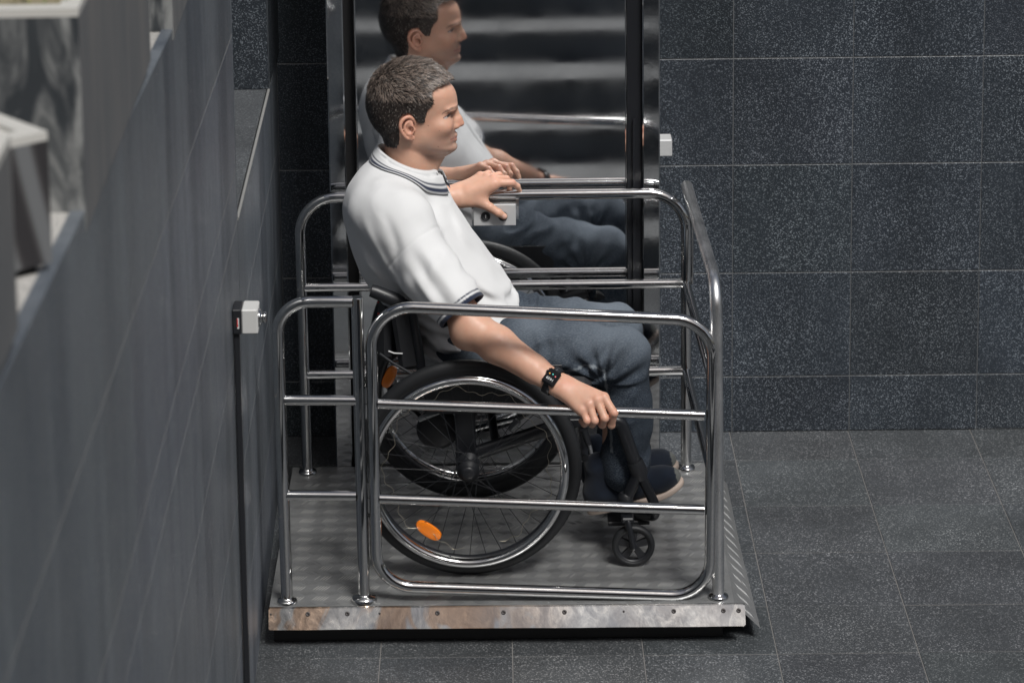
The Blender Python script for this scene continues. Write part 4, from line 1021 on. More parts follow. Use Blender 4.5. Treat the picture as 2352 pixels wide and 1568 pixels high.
# skin colours (real colour differences: lips, brows, stubble, iris, redder knuckles), plus painted shade in ear, nostrils and creases
col=np.tile(V(.575,.335,.240),(len(bv),1))
n1=vnoise(bv,40)[:,None]; n2=vnoise(bv+3,140)[:,None]; n3=vnoise(bv+9,70)[:,None]; col*= .92+.10*n1+.06*n2; col*=1+np.array([.0,-.10,-.12])*(n3-.45)
L=hl(bv); hd=np.linalg.norm(bv-hw(.02,0,.1),axis=1)<.17
def blend(m,c,a=1.0):
    global col
    m=(m*a)[:,None]; col=col*(1-m)+np.array(c)*m
x,y,z=L.T; ay=np.abs(y)
jaw=hd*sstep(.062,.035,z)*sstep(-.035,-.012,z)*sstep(.020,.055,x)*(ay<.085)
must=hd*sstep(.064,.056,z)*sstep(.105,.118,x)*(ay<.032)
blend(np.clip(np.maximum(jaw*.8,must),0,1)*(.7+.3*n2[:,0]),(.300,.205,.170),.68)
cheek=hd*np.exp(-(((z-.078)/.022)**2+((ay-.055)/.022)**2))*(x>.06); blend(cheek,(.60,.29,.21),.30)
ear=hd*(ay>.080)*(z>.04)*(z<.125)*(x<.03)*(x>-.04); blend(ear.astype(float),(.62,.27,.19),.40)
nose=hd*(x>.134)*(z>.060)*(z<.090); blend(nose.astype(float),(.60,.27,.19),.35)
lz=.0362-.0*ay; lip_=hd*sstep(.110,.115,x)*sstep(.0075,.0045,np.abs(z-lz)); blend(lip_,(.46,.205,.165),.6)
ml=hd*(x>.1095)*sstep(.0014,.0005,np.abs(z-(.0362+.10*np.maximum(ay-.010,0)))); blend(ml,(.16,.07,.06),.7)
bz=np.interp(x,[.088,.100,.116,.133],[.1150,.1230,.1285,.1275]); bt=np.interp(x,[.088,.100,.118,.133],[.0014,.0024,.0032,.0034])
brow=hd*sstep(1.4,.75,np.abs(z-bz)/bt)*sstep(.087,.093,x)*sstep(.009,.012,ay); blend(brow*(.75+.25*n2[:,0]),(.075,.048,.036),.85)
ex_=((x-.1050)/.0095)**2+((z-(.1068+.30*(x-.105)))/.0036)**2; eye=hd*sstep(1.15,.8,ex_)*(ay>.012); blend(eye,(.36,.32,.31),.95)
ir=hd*sstep(1.2,.8,((x-.1068)/.0036)**2+((z-.1072)/.0036)**2)*(ay>.012); blend(ir,(.030,.024,.022),.95)
lash=hd*sstep(.0017,.0008,np.abs(z-(.1068+.30*(x-.105)+.0036*np.sqrt(np.maximum(0,1-((x-.105)/.0120)**2)))))*(np.abs(x-.1045)<.0115)*(ay>.012); blend(lash,(.055,.032,.028),.9)
und=hd*np.exp(-(((x-.104)/.012)**2+((z-.1015)/.0028)**2)); blend(und,(.42,.23,.17),.2)
conc=hd*np.exp(-(((x-.0065)/.0065)**2+((z-.080)/.0085)**2))*(ay>.078); blend(conc,(.25,.09,.06),.55)  # ear hollow, nostrils and nose crease darkened with painted shade
nostr=hd*np.exp(-(((z-.0625)/.0028)**2+((x-.1290)/.0065)**2))*(ay>.003); blend(nostr,(.16,.07,.05),.7)
wing=hd*np.exp(-(((z-.069)/.009)**2+((x-.1165)/.0022)**2))*(ay>.010); blend(wing,(.36,.17,.12),.3)
for (mx,my,mz,mr) in ((.054,-.07,.088,.0016),(.083,-.06,.073,.0013),(.080,-.055,.070,.0010),(.079,-.07,.026,.0012)):
    p0=hw(mx,my,mz); dd=np.sqrt((x-mx)**2+(z-mz)**2); blend(((dd<mr*1.0)&hd&(y<0)).astype(float),(.16,.07,.05),.8)
for p0 in mcpR+mcpL+[c[1] for c in chR+chL]:
    q=np.exp(-((np.linalg.norm(bv-p0,axis=1))/.013)**2); blend(q,(.60,.25,.19),.38)
q=np.exp(-((np.linalg.norm(bv-(WRr+fd*.012+V(.008,-.02,.02)),axis=1))/.022)**2); blend(q,(.62,.24,.17),.35)
for th,p2,ctr in ((thL,1,None),):
    tip=thL[3]+V(.002,-.0085,.003); q=(np.linalg.norm((bv-tip)*V(.75,1,1.1),axis=1)<.0062); blend(q.astype(float),(.66,.42,.35),.7)
def skin():
    mt=mat('skin',(.5,.3,.2),.46,0,.45); t=NT(mt); a=t.n('ShaderNodeVertexColor'); a.layer_name='Col'; t.col(a.outputs[0])
    t.b.inputs['Subsurface Weight'].default_value=.22; t.b.inputs['Subsurface Radius'].default_value=(.010,.004,.002); t.b.inputs['Subsurface Scale'].default_value=1.0
    v=t.coord(); n=t.noise(v,420,3,.6); n2=t.noise(v,130,3,.6); t.nrm(t.bump(t.math('ADD',n,n2),.16,.0008)); t.rgh(t.ramp(n2,[(.3,.40),(.7,.56)])); return mt
M['skin']=skin()
bodyo=mesh_obj('body',bv,bf,M['skin'],man,col)

# ------------------------------------------------------------------ hair
HXZ=[(.130,.2000),(.110,.1985),(.085,.1965),(.066,.193),(.060,.183),(.063,.168),(.066,.152),(.054,.136),(.046,.118),(.044,.100),(.041,.095),(.026,.096),(.018,.106),(.006,.124),(-.012,.124),(-.024,.110),(-.026,.085),(-.024,.060),(-.027,.036),(-.034,.022),(-.058,.018),(-.078,.022),(-.2,.03),(-.2,.4),(.3,.4),(.3,.203)]
poly=np.array(HXZ)
def polysd(x,z):
    d=np.full(len(x),1e9); ins=np.zeros(len(x),bool); n=len(poly)
    for i in range(n):
        a=poly[i]; b=poly[(i+1)%n]; e=b-a; wx=x-a[0]; wz=z-a[1]; t=np.clip((wx*e[0]+wz*e[1])/(e@e),0,1); d=np.minimum(d,(wx-e[0]*t)**2+(wz-e[1]*t)**2)
        c=((a[1]>z)!=(b[1]>z)); xx=(b[0]-a[0])*(z-a[1])/np.where(b[1]==a[1],1e-9,b[1]-a[1])+a[0]; ins^=(c&(x<xx))
    return np.where(ins,-1,1)*np.sqrt(d)
skull=Grp([(face,.01),(E3((.0075,0,.150),(.1075,.0835,.094)),.02),(E3((-.028,0,.115),(.068,.070,.080)),.03)]+[neck[0],neck[3],neck[4]])
class Hair:
    def __init__(s): s.c=hw(0,0,.12); s.r=.2
    def __call__(s,P,cull=None):
        L=hl(P); th=.0035+.0085*sstep(.10,.21,L[:,2])+.001*sstep(.05,.11,L[:,0])*sstep(.17,.20,L[:,2])
        th=th*(.9+.35*vnoise(P,70))
        d=skull(P)-th; m=polysd(L[:,0],L[:,2]-.0*L[:,1])
        m=m+.004*(vnoise(P,160)-.5)
        return smax(smax(d,m,.006),-(d+th+.006),.001)
hv,hf=surface(Hair(),HP+V(-.14,-.12,-.02),HP+V(.16,.12,.28),.0027)
hv=relax(hv,hf,1,.4)
hc=np.tile(V(.030,.023,.020),(len(hv),1))*(.7+.5*vnoise(hv,200))[:,None]
def hairm():
    mt=mat('hair',(.04,.03,.025),.42,0,.5); t=NT(mt); a=t.n('ShaderNodeVertexColor'); a.layer_name='Col'; t.col(a.outputs[0]); return mt
M['hair']=hairm()
ho=mesh_obj('hair',hv,hf,M['hair'],man,hc)
# individual tufts laid along the growth direction from the crown whorl
fc=hv[hf].mean(1); fn=np.cross(hv[hf[:,2]]-hv[hf[:,0]],hv[hf[:,3]]-hv[hf[:,1]]); ar=np.linalg.norm(fn,axis=1)+1e-12; fn/=ar[:,None]
outw=fc-hw(.01,0,.11); flip=(fn*outw).sum(1)<0; 
ok=(skull(fc)>.0022)
idx=np.nonzero(ok)[0]; pick=rng.choice(idx,26000,p=ar[idx]/ar[idx].sum())
p0=fc[pick]+rng.normal(0,.0008,(len(pick),3)); nn=fn[pick]*np.where(flip[pick],-1,1)[:,None]
wh=hw(-.062,-.012,.205); Lp=hl(p0)
fl=p0-wh; fl/=np.linalg.norm(fl,axis=1)[:,None]
down=np.array([0,0,-1.0]); sidew=sstep(.19,.13,Lp[:,2])[:,None]; fl=fl*(1-.65*sidew)+down*.65*sidew+V(.15,0,0)*sstep(.0,.06,Lp[:,0])[:,None]
fl+= .28*(np.stack([vnoise(p0+k*7.,45) for k in range(3)],1)-.5)*2 + rng.normal(0,.16,fl.shape)
fl-= nn*(fl*nn).sum(1)[:,None]; fl/=np.linalg.norm(fl,axis=1)[:,None]+1e-9
top_=sstep(.13,.20,Lp[:,2])[:,None]
frt=1-.45*sstep(.07,.11,Lp[:,0])[:,None]
ln=(.0065+.0075*top_)*frt*rng.uniform(.6,1.25,(len(p0),1)); lift_=.16+.34*top_*rng.uniform(.4,1.2,(len(p0),1))
sd_=np.cross(fl,nn); wd=rng.uniform(.00040,.00085,(len(p0),1))
a_=p0-nn*.0012; b_=p0+fl*ln*.55+nn*ln*lift_*.62; c_=p0+fl*ln+nn*ln*lift_*.72
tv=np.stack([a_-sd_*wd,a_+sd_*wd,b_+sd_*wd*.8,b_-sd_*wd*.8,c_],1).reshape(-1,3); k=np.arange(len(p0))[:,None]*5
q1=(k+np.array([[0,1,2,3]])); q2=(k+np.array([[3,2,4,4]]))
clump=(.75+.6*np.clip((vnoise(p0,150)-.2)*1.5,0,1))[:,None]; base=np.array([.040,.031,.027])*rng.uniform(.5,1.5,(len(p0),1))*clump; grey=(rng.random((len(p0),1))<.10); base=np.where(grey,np.array([.22,.20,.18]),base)
base=np.where((top_>.4)&(rng.random((len(p0),1))<.45),np.array([.26,.205,.17])*clump**.5,base)  # paler strands on the crown carry the overhead sheen in their colour
tc=np.repeat(base,5,0)
me=bpy.data.meshes.new('hair_tufts'); o0=parent_loc(man)
tri=(k+np.array([[3,2,4]]))
me.from_pydata((tv-o0).tolist(),[],q1.tolist()+tri.tolist()); me.materials.append(M['hair']); me.polygons.foreach_set('use_smooth',[True]*len(me.polygons))
ca=me.color_attributes.new('Col','FLOAT_COLOR','POINT'); ca.data.foreach_set('color',np.c_[tc,np.ones(len(tc))].astype(np.float32).ravel())
_o=link(bpy.data.objects.new('hair_strands',me),man); _o.parent=ho; _o.location=(0,0,0)

# ------------------------------------------------------------------ polo shirt
def ridge(pts,r,Y):      # raised fold following points of the cloth
    return [cone(at(*pts[i],Y=Y[i] if hasattr(Y,'__len__') else Y),at(*pts[i+1],Y=Y[i+1] if hasattr(Y,'__len__') else Y),r,r) for i in range(len(pts)-1)]
CUR=at(1062,716,Y=.150); sdr=nz(CUR-at(938,560,Y=.235))
CUL=EL+(SL-EL)*.30; sdl=nz(CUL-SL)
shT=loft(TE,T0,tt,uf+.002,ub-.002,wt+.003,2.35,(uf+ub)/2)
def cyl_cut(a,d,ra,length):    # sleeve bore
    return cone(a,a+d*length,ra,ra+.004)
sh_items=[(shT,.01),
  (ell(at(925,500,Y=.290),(.080,.058,.070)),.06),
  (cone(at(930,528,Y=.272),at(1000,635,Y=.205),.064,.074),.05),(cone(at(1000,635,Y=.205),CUR,.076,.071),.012),
  (ell(at(900,438,Y=.630),(.075,.056,.064)),.06),(cone(SL+V(-.01,-.02,-.01),SL+(CUL-SL)*.5,.074,.074),.03),(cone(SL+(CUL-SL)*.5,CUL,.074,.070),.015),
  (cone(at(930,430,Y=YC-.05),at(900,480,Y=.31),.048,.050),.05),(cone(at(925,420,Y=YC+.05),at(900,440,Y=.62),.040,.044),.05),
  (ell(at(872,475,Y=.42),(.086,.13,.105)),.05),(cone(at(862,480,Y=.34),at(955,600,Y=.26),.048,.045),.07)]
shG=Grp(sh_items)
FOLDS=[]
for pts_,Yf,am,wd in (([(835,500),(862,560),(900,620),(950,680)],.27,.0070,.012),([(822,560),(850,610),(895,660)],.30,.0065,.011),([(885,490),(915,560),(905,625)],.24,-.0060,.012),
      ([(962,565),(1012,622),(1075,690)],.16,.0065,.012),([(930,600),(985,668),(1030,712)],.16,.0060,.011),([(945,580),(1000,650),(1050,700)],.16,-.0055,.010),
      ([(1030,480),(1075,555),(1140,622)],.33,.0065,.013),([(1012,470),(1050,560),(1120,650)],.30,-.0050,.012),([(1060,600),(1120,660),(1165,700)],.33,.0060,.011),
      ([(970,752),(1010,782),(1065,800)],.29,.0110,.010),([(972,775),(1015,808),(1060,815)],.29,.0090,.008),([(985,815),(1055,795),(1135,800)],.28,.0110,.010),([(990,745),(1040,770),(1110,760)],.29,-.0070,.012),
      ([(1095,640),(1150,690),(1180,725)],.36,.0055,.010),([(905,655),(935,700),(960,745)],.30,.0070,.010)):
    c_=cr([at(*p,Y=Yf) for p in pts_],4); FOLDS.append(([(c_[i][[0,2]],c_[i+1][[0,2]]) for i in range(len(c_)-1)],am,wd))
class Shirt:
    def __init__(s): s.c=shG.c; s.r=shG.r
    def __call__(s,P,cull=None):
        d=shG(P,cull)
        # cloth folds
        q=(P-T0)@TE.T; u,y,t=q.T
        sl=P-at(938,560,Y=.235); al=sl@sdr; side=np.linalg.norm(sl-al[:,None]*sdr,axis=1)
        n=vnoise(P*V(1,.7,1)@_rot(0,0,.6),14); n2=vnoise(P@_rot(0,.3,-.5)*V(1,1,.35),30)
        sleeve=sstep(.02,.10,al)*sstep(.13,.09,side)
        f=.0030*(np.abs(n-.5)*2)**1.0*(1-sleeve*.3)
        f+= .0035*(n2-.5)
        # diagonal drag lines from armpit towards the lower back, and gathered cloth at the waist
        low=sstep(.26,.08,t); f+= low*.0075*np.sin((t*1.6+u*1.1)*70+n*6)*sstep(.35,.7,n2+.3)
        back=sstep(-.02,-.08,u)*sstep(.10,.24,t)*sstep(.42,.34,t); f+=back*.0015*np.sin((u*1.0-t*.55)*60+n*3)
        f+= sleeve*.0040*np.sin(al*38+side*20+n*7)
        d=d+f-.004
        near=(P[:,1]<.47)
        P0,d0_=P,d; sel_=near&(np.abs(d)<.03); P=P0[sel_]; d=d[sel_]
        for segs,am,wd in FOLDS:
            dd=np.full(len(P),9.); te=np.zeros(len(P)); ns=len(segs)
            for i_,(A3,B3) in enumerate(segs):
                ab=B3-A3; qx=P[:,[0,2]]-A3; tq=np.clip(qx@ab/(ab@ab),0,1); d_=np.linalg.norm(qx-tq[:,None]*ab,axis=1); m_=d_<dd; dd[m_]=d_[m_]; te[m_]=(i_+tq[m_])/ns
            d=d-.95*am*np.exp(-(dd/(wd*1.15))**2)*np.sin(np.pi*np.clip(te*.9+.05,0,1))
        d1_=d; d=d0_.copy(); d[sel_]=d1_; P=P0
        # seam groove where the sleeve is set in
        pl=al-.012-.10*(side-.09)**2; d=d+.0016*np.exp(-(pl/.0035)**2)*(side<.12)
        # hem: cut across the bottom, open sleeves, neck opening
        hem=-(t-(-.026+.010*np.sin(u*22)+.006*np.sin(y*31)))
        d=smax(d,hem,.006)
        ar_=(P-CUR)@sdr; m=np.linalg.norm(P-CUR,axis=1)<.13
        d=np.where(m,smax(d,np.where(side<.13,ar_,-1),.004),d)
        rr=np.linalg.norm((P-CUR)-ar_[:,None]*sdr,axis=1); bore=smax(rr-.063,-(ar_+.05),.004); d=np.where(m,smax(d,-bore,.002),d)
        al_=(P-CUL)@sdl; m=np.linalg.norm(P-CUL,axis=1)<.11; d=np.where(m,smax(d,al_,.004),d)
        r2=np.linalg.norm((P-CUL)-al_[:,None]*sdl,axis=1); bore=smax(r2-.062,-(al_+.05),.004); d=np.where(m,smax(d,-bore,.002),d)
        nk=(P-NB)@nz(NT_-NB); rn=np.linalg.norm((P-NB)-nk[:,None]*nz(NT_-NB),axis=1); d=smax(d,-smax(rn-.064,-(nk+.03),.004),.006)
        d=np.where(rn<.086,smax(d,nk-.010,.004),d)
        return d
sv,sf=surface(Shirt(),V(.08,.02,.50),V(.80,.92,1.16),.0034)
sv=relax(sv,sf,2,.5)
print('shirt',len(sv),time.time()-_t)
sc_=np.tile(V(.63,.635,.64),(len(sv),1))
def band(dist,c,a,b,sel): 
    w_=(sstep(a-.0009,a+.0009,dist)*sstep(b+.0009,b-.0009,dist)*sel)[:,None]; sc_[:]=sc_*(1-w_)+np.array(c)*w_
navy=V(.018,.025,.050)
for C_,d_ in ((CUR,sdr),(CUL,sdl)):
    q=(sv-C_); al=-(q@d_); rr=np.linalg.norm(q+al[:,None]*d_,axis=1); sel=(rr<.12)&(rr>.030)&(np.linalg.norm(q,axis=1)<.13)
    band(al,navy,-.01,.0115,sel); band(al,navy,.0175,.0215,sel)
def cloth(name,col,weave,rough=.85,bumpk=.25):
    mt=mat(name,col,rough,0,.25); t=NT(mt); a=t.n('ShaderNodeVertexColor'); a.layer_name='Col'; t.col(a.outputs[0])
    v=t.coord(); n=t.noise(v,weave,2,.5); t.nrm(t.bump(n,bumpk,.001)); t.b.inputs['Sheen Weight'].default_value=.15; return mt
M['shirt']=cloth('white_pique',(.8,.8,.8),900)
shirt=mesh_obj('polo_shirt',sv,sf,M['shirt'],man,sc_); 
# collar: turned-down band round the neck with two navy stripes near its edge
def collar():
    nT,nV=120,14; vs=[];cs=[]
    ax=nz(at(946,372,Y=YC)-at(930,398,Y=YC)); 
    for i in range(nT+1):
        th=2*math.pi*(i/nT)          # 0 = front opening
        a=th
        # inner top edge: passes pixel (868,330) at the back and (1003,377) at the front
        fx=math.cos(a); fy=math.sin(a)
        cen=at(936,358,Y=YC); front=at(1001,383,Y=YC); backp_=at(869,333,Y=YC); hx_=(front-backp_)/2; cen=(front+backp_)/2
        hy=V(0,1,0)*.0745
        top=cen+hx_*fx+hy*fy+V(0,0,-.006*abs(fy)**2)
        outd=nz(hx_*fx+hy*fy)
        drop=.046+.006*(fx>0)*fx; spread=.022+.006*abs(fy)
        # collar points at the front reach down and forward
        pt=max(0,fx)**6
        for j in range(nV+1):
            v=j/nV
            if v<.15: p=top-V(0,0,1)*(.018*(1-v/.15))-outd*.001; 
            else:
                w=(v-.15)/.85; p=top+outd*(.0045+spread*w**1.2)+V(0,0,-1)*(drop*w-.003*math.sin(w*math.pi)); p=p+V(.004,-.010*(1 if fy<0 else -1),-.012)*pt*w
            vs.append(p); 
            w=(v-.15)/.85; c=V(.63,.635,.64)
            if .80<w<=.99: c=navy
            if .66<w<.735: c=navy
            cs.append(c)
    f=np.array([(i*(nV+1)+j,i*(nV+1)+j+1,(i+1)*(nV+1)+j+1,(i+1)*(nV+1)+j) for i in range(3,nT-3) for j in range(nV)])
    return np.array(vs),f,np.array(cs)
v,f,c=collar()
_sh=Shirt()
for _ in range(6):
    d0=_sh(v); g=np.stack([(_sh(v+e)-_sh(v-e))/.004 for e in np.eye(3)*.002],1); g/=np.linalg.norm(g,axis=1)[:,None]+1e-9
    need=np.clip(.0055-d0,0,.01); need[np.arange(len(v))%15<3]=0; v=v+g*need[:,None]*.8+V(0,0,.0)*need[:,None]
co_=mesh_obj('collar',v,f,M['shirt'],shirt,c); co_.location=(0,0,0)
sm=co_.modifiers.new('s','SOLIDIFY'); sm.thickness=.0028; sm.offset=-1
# placket with two buttons
pv=[]; 
for k in range(14):
    px=1006+ (1046-1006)*k/13; py=396+(482-396)*(k/13)
    for w in (-.5,.5):
        p=at(px-4,py,Y=YC-.016+w*.026); pv.append(p+tx*.0015)
pf=np.array([(2*i,2*i+1,2*i+3,2*i+2) for i in range(13)])
po=mesh_obj('placket',np.array(pv),pf,M['shirt'],shirt,np.tile(V(.63,.635,.64),(len(pv),1))); po.location=(0,0,0); sm=po.modifiers.new('s','SOLIDIFY'); sm.thickness=.003

# ------------------------------------------------------------------ jeans
J=[ (cone(HN+V(-.03,0,.0),HN+V(.10,0,.0),.100,.092),.03),(cone(HN+V(.09,0,0),HN+(KN-HN)*.70,.092,.080),.03),(cone(HN+(KN-HN)*.70,KN,.080,.067),.03),(ell(KN+V(.004,0,.0),(.070,.062,.068)),.02),
    (cone(KN,A(1442,930,.325),.064,.062),.03),(cone(A(1442,930,.325),A(1436,1080,.328),.062,.066),.02),
    (cone(HF+V(-.03,0,0),HF+V(.10,0,0),.100,.092),.03),(cone(HF+V(.09,0,0),HF+(KF-HF)*.70,.092,.080),.03),(cone(HF+(KF-HF)*.70,KF,.080,.067),.03),(ell(KF+V(.004,0,0),(.070,.062,.068)),.02),
    (cone(KF,A(1425,880,.60),.064,.060),.03),(cone(A(1425,880,.60),A(1428,1040,.60),.060,.063),.02),
    (cone(HN+V(-.02,0,.01),HF+V(-.02,0,.01),.105,.105),.04)]
JG=Grp(J)
knA=A(1385,880,.30)
class Jeans:
    def __init__(s): s.c=JG.c; s.r=JG.r
    def __call__(s,P,cull=None):
        d=JG(P,cull)
        n=vnoise(P@_rot(0,0,.5)*V(1,1,.6),16); n2=vnoise(P*V(.6,1,1),34)
        f=.006*np.abs(n-.5)*2+.003*(n2-.5)
        for K,Y0 in ((KN,.325),(KF,.60)):
            q=P-K; r=np.hypot(q[:,0]+.055,q[:,2]+.065); a=np.arctan2(q[:,2]+.065,q[:,0]+.055)
            w=np.exp(-((r-.075)/.060)**2)*(np.abs(P[:,1]-Y0)<.10)*(q[:,0]<.07)
            f+= w*.0070*np.sin(a*13+n*4+1.0)*(a>.0)*sstep(.045,.02,np.abs(q[:,0]-.0)*.0)
            dn=sstep(-.10,-.2,q[:,2])*(np.abs(P[:,1]-Y0)<.12); f+= dn*.004*np.sin(q[:,2]*55+n*6)
            th=sstep(-.05,-.12,q[:,0])*sstep(-.40,-.30,q[:,0])*(np.abs(P[:,1]-Y0)<.14); f+= th*.0035*np.sin((q[:,0]*.8-q[:,2]*1.2)*75+n*8)
        near=P[:,1]<.40
        P0,f0_=P,f; sel_=near&(np.abs(d)<.03); P=P0[sel_]; f=f[sel_]
        for segs,am,wd in JF:
            dd=np.full(len(P),9.); te=np.zeros(len(P)); ns=len(segs)
            for i_,(A3,B3) in enumerate(segs):
                ab=B3-A3; qx=P[:,[0,2]]-A3; tq=np.clip(qx@ab/(ab@ab),0,1); d_=np.linalg.norm(qx-tq[:,None]*ab,axis=1); m_=d_<dd; dd[m_]=d_[m_]; te[m_]=(i_+tq[m_])/ns
            f=f-am*np.exp(-(dd/wd)**2)*np.sin(np.pi*np.clip(te*.9+.05,0,1))
        f1_=f; f=f0_.copy(); f[sel_]=f1_; P=P0
        return d+f-.004
JF=[]
for pts_,am,wd in (([(1288,838),(1335,815),(1385,778)],.0070,.010),([(1300,872),(1360,845),(1425,795)],.0080,.010),([(1345,900),(1405,862),(1452,815)],.0080,.011),([(1290,858),(1350,832),(1410,790)],-.0060,.009),([(1325,890),(1390,855),(1442,808)],-.0065,.009),
      ([(1230,765),(1242,800),(1240,840)],.0065,.009),([(1250,770),(1262,800),(1262,845)],-.0050,.008),([(1390,940),(1430,925),(1475,880)],.0060,.010),([(1385,985),(1430,975),(1478,950)],.0050,.010),([(1395,1040),(1440,1020),(1480,1030)],.0060,.012)):
    c_=cr([at(*p,Y=.27) for p in pts_],4); JF.append(([(c_[i][[0,2]],c_[i+1][[0,2]]) for i in range(len(c_)-1)],am,wd))
jv,jf=surface(Jeans(),V(.28,.10,.10),V(1.10,.80,.74),.0045)
jv=relax(jv,jf,2,.5)
print('jeans',len(jv),time.time()-_t)
jc=np.tile(V(.016,.024,.037),(len(jv),1))
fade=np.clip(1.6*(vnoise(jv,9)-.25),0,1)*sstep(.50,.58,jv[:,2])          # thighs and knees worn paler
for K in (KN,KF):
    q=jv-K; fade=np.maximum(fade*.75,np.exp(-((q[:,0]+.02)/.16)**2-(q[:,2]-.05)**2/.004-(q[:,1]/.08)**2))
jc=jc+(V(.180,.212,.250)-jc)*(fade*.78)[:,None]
# outseam of the near leg
Q=jv; 
for pts in ([(1240,862),(1300,852),(1345,836),(1365,838),(1388,852)],[(1388,852),(1394,900),(1402,960),(1405,1040)]):
    for i in range(len(pts)-1):
        a,b=at(*pts[i],Y=.262),at(*pts[i+1],Y=.262); 
        ab=(b-a)[[0,2]]; pa=jv[:,[0,2]]-a[[0,2]]; t=np.clip(pa@ab/(ab@ab),0,1); dd=np.linalg.norm(pa-t[:,None]*ab,axis=1)
        m=(dd<.0032)&(jv[:,1]<.31); jc[m]=V(.16,.18,.20)
def denim():
    mt=mat('denim',(.05,.07,.1),.9,0,.2); t=NT(mt); a=t.n('ShaderNodeVertexColor'); a.layer_name='Col'
    n=t.noise(t.coord((.30,1,1)),520,3,.6); n2=t.noise(t.coord((1,1,.3)),420,2,.5); c=t.mix(t.ramp(n,[(.42,.0),(.75,.35)]),a.outputs[0],(.24,.27,.30)); c=t.mix(t.ramp(n2,[(.5,0),(.8,.35)]),c,(.02,.03,.05)); t.col(c); t.nrm(t.bump(n,.3,.0012)); return mt
M['denim']=denim()
mesh_obj('jeans',jv,jf,M['denim'],man,jc)

# ------------------------------------------------------------------ shoes
def shoe(heel,toe,label=None):
    d=toe-heel; L=np.linalg.norm(d); ex=d/L; up=nz(V(0,0,1)-ex*ex[2]); ey=np.cross(up,ex); E_=np.array([ex,ey,up]); W_=lambda x,y,z: heel+V(x,y,z)@E_
    it=[(cone(W_(.040,0,.045),W_(.13,0,.042),.038,.042),.02),(ell(W_(.200,.003,.036),(.072,.047,.040),E_.T),.03),(ell(W_(.045,0,.045),(.044,.036,.048),E_.T),.02),(cone(W_(.055,0,.06),W_(.06,0,.12),.036,.042),.03),(cone(W_(.10,0,.062),W_(.175,0,.045),.032,.030),.02)]
    g=Grp(it)
    class Up:
        c=g.c; r=g.r
        def __call__(s,P,cull=None):
            q=(P-heel)@E_.T; d_=g(P,cull)+.0015*(vnoise(P,60)-.5); tb=.012+.9*np.maximum(q[:,0]-.20,0)**2*3; return smax(d_,tb-q[:,2],.003)
    v,f=surface(Up(),g.c-.20,g.c+.20,.0036); v=relax(v,f,1,.4); c=np.tile(V(.007,.011,.020),(len(v),1)); q=(v-heel)@E_.T; toecap=q[:,0]>.258; c[toecap]=V(.10,.105,.10); c*= (.7+.6*vnoise(v,35))[:,None]
    up_=mesh_obj('shoe',v,f,M['suede'],man,c)
    n=40; ol=[]
    for k in range(n):
        a=2*math.pi*k/n; x=.136+.142*math.cos(a); w=(.034+.014*sstep(.05,.2,np.array(x)))*abs(math.sin(a))**.75*math.copysign(1,math.sin(a)); ol.append((x,w))
    mb=MB(); vs=[]
    for (sc,z) in ((.96,-.005),(.985,-.003),(.985,.007),(.97,.010)):
        for (x,w) in ol:
            rise=.9*max(x-.20,0)**2*3; vs.append(W_(.136+(x-.136)*sc,w*sc,z+rise))
    f=[(i*n+j,i*n+(j+1)%n,(i+1)*n+(j+1)%n,(i+1)*n+j) for i in range(3) for j in range(n)]; f+=[tuple(range(n))[::-1],tuple(range(3*n,4*n))]
    mb.add(vs,f,0,True); so=mb.build('sole',M['sole'],man); so.parent=up_; 
M['suede']=cloth('navy_suede',(.02,.03,.05),300,.95,.5); M['sole']=mat('beige_sole',(.42,.34,.29),.7)
shoe(at(1352,1176,Y=.330),at(1566,1118,Y=.345))
shoe(at(1345,1130,Y=.575),at(1546,1082,Y=.585))
for (hx_,tx_,Y) in (((1395,1186),(1490,1182),.335),((1385,1142),(1475,1140),.58)):
    a=at(*hx_,Y=Y); b=at(*tx_,Y=Y)
    part('footplate',bp,lambda m_: m_.box((0,-.055,-.006),(np.linalg.norm(b-a),.055,.006),R=np.array([nz(b-a),[0,1,0],nz(V(-(b-a)[2],0,(b-a)[0]))]).T,o=a,bev=.002))

# ------------------------------------------------------------------ wrist watch
wax=nz(WRr-ER); wc0=WRr-wax*.020
vd=nz(CAM-wc0); wn_=nz(vd-wax*(vd@wax)+V(0,0,.25)); wn_=nz(wn_-wax*(wn_@wax)); wy=np.cross(wn_,wax)
wt_=empty('watch',(0,0,0),None,None); wt_.parent=man; wt_.location=Vector(wc0.tolist())-man.location
mb=MB(); th=np.linspace(0,2*math.pi,49)[:-1]; ring=[]
for off,rr in ((-.011,.0),(-.011,.0022),(.011,.0022),(.011,.0)):
    ring.append([wc0+wax*off+wn_*math.cos(a)*(.0285+rr)+wy*math.sin(a)*(.0365+rr) for a in th])
vs=np.array(ring).reshape(-1,3); n=48
mb.add(vs,[(i*n+j,i*n+(j+1)%n,((i+1)%4)*n+(j+1)%n,((i+1)%4)*n+j) for i in range(4) for j in range(n)],0,True); mb.build('strap',bp,wt_)
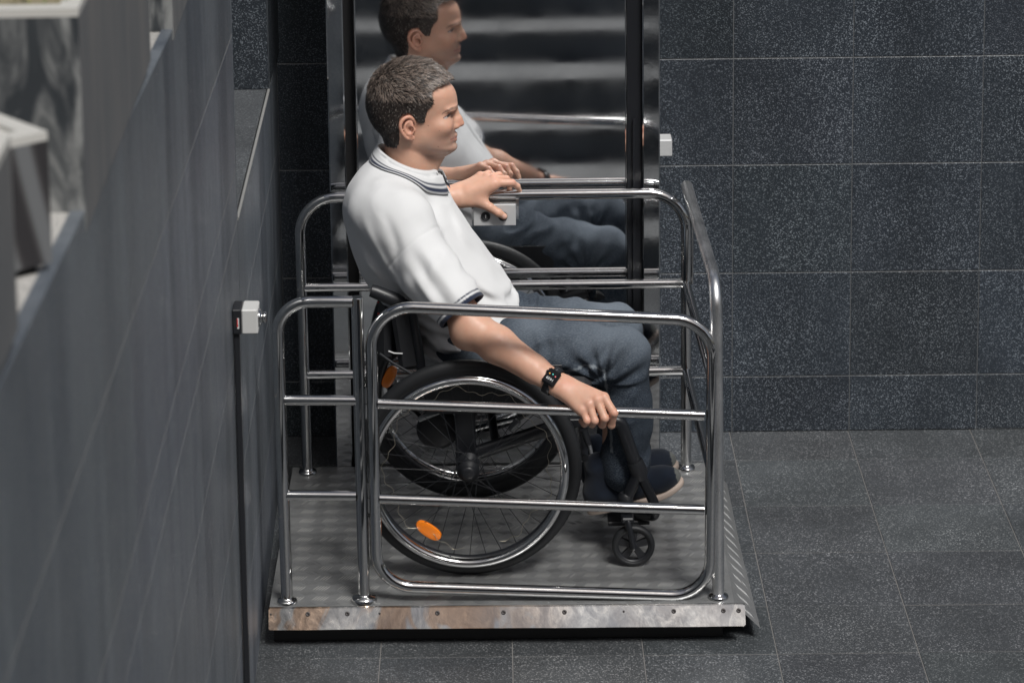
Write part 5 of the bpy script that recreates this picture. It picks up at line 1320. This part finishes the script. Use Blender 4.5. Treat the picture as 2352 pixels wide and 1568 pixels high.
WRm=np.array([wax,wy,wn_]).T; cc=wc0+wn_*.0335
M['watch_case']=mat('watch_case',(.06,.065,.07),.25,.8); M['watch_glass']=mat('watch_glass',(.004,.004,.005),.06)
mb=MB(); mb.box((-.0185,-.0215,-.006),(.0185,.0215,.0045),0,WRm,cc,bev=.0042); cs_=mb.build('case',M['watch_case'],wt_,bevel=.0012)
mb=MB(); mb.box((-.0155,-.0185,.0046),(.0155,.0185,.0056),0,WRm,cc,bev=.0008); scn=mb.build('screen',M['watch_glass'],wt_)
mb=MB(); mb.cyl(cc-wax*.0185+wy*.008,cc-wax*.021+wy*.008,.0035); mb.build('crown',M['watch_case'],wt_)
def text_mesh(txt,size,origin,ex,ey,mt,parent,name='digits'):
    cu=bpy.data.curves.new('t','FONT'); cu.body=txt; cu.size=size; cu.align_x='CENTER'; cu.align_y='CENTER'; to=bpy.data.objects.new('t',cu); C.objects.link(to)
    dg=bpy.context.evaluated_depsgraph_get(); me=bpy.data.meshes.new_from_object(to.evaluated_get(dg)); bpy.data.objects.remove(to); bpy.data.curves.remove(cu)
    ez=np.cross(ex,ey); me.transform(Matrix(((ex[0],ey[0],ez[0],0),(ex[1],ey[1],ez[1],0),(ex[2],ey[2],ez[2],0),(0,0,0,1)))); o0=parent_loc(parent); me.transform(Matrix.Translation(Vector((origin-o0).tolist())))
    me.materials.append(mt); o=bpy.data.objects.new(name,me); return link(o,parent)
M['lit']=mat('lit_digits',(.5,.5,.5),.5,0,.5,**{'Emission Color':(.6,.62,.65,1),'Emission Strength':.35})
dt=text_mesh('14:09',.0100,cc+wn_*.0058-wy*.006,-wax,-wy,M['lit'],wt_) ; dt.name='digits'
for (u,v_,c_) in ((-.009,.006,(.8,.35,.05)),(0,.008,(.05,.5,.45)),(.009,.006,(.7,.15,.15))):
    mb=MB(); mb.lathe(cc+wn_*.0057+wax*u+wy*v_,wn_,[(.0018,0),(0,.0002)],12); mb.build('icon',mat('icon',c_,.5,0,.5,**{'Emission Color':(*c_,1),'Emission Strength':.3}),wt_)
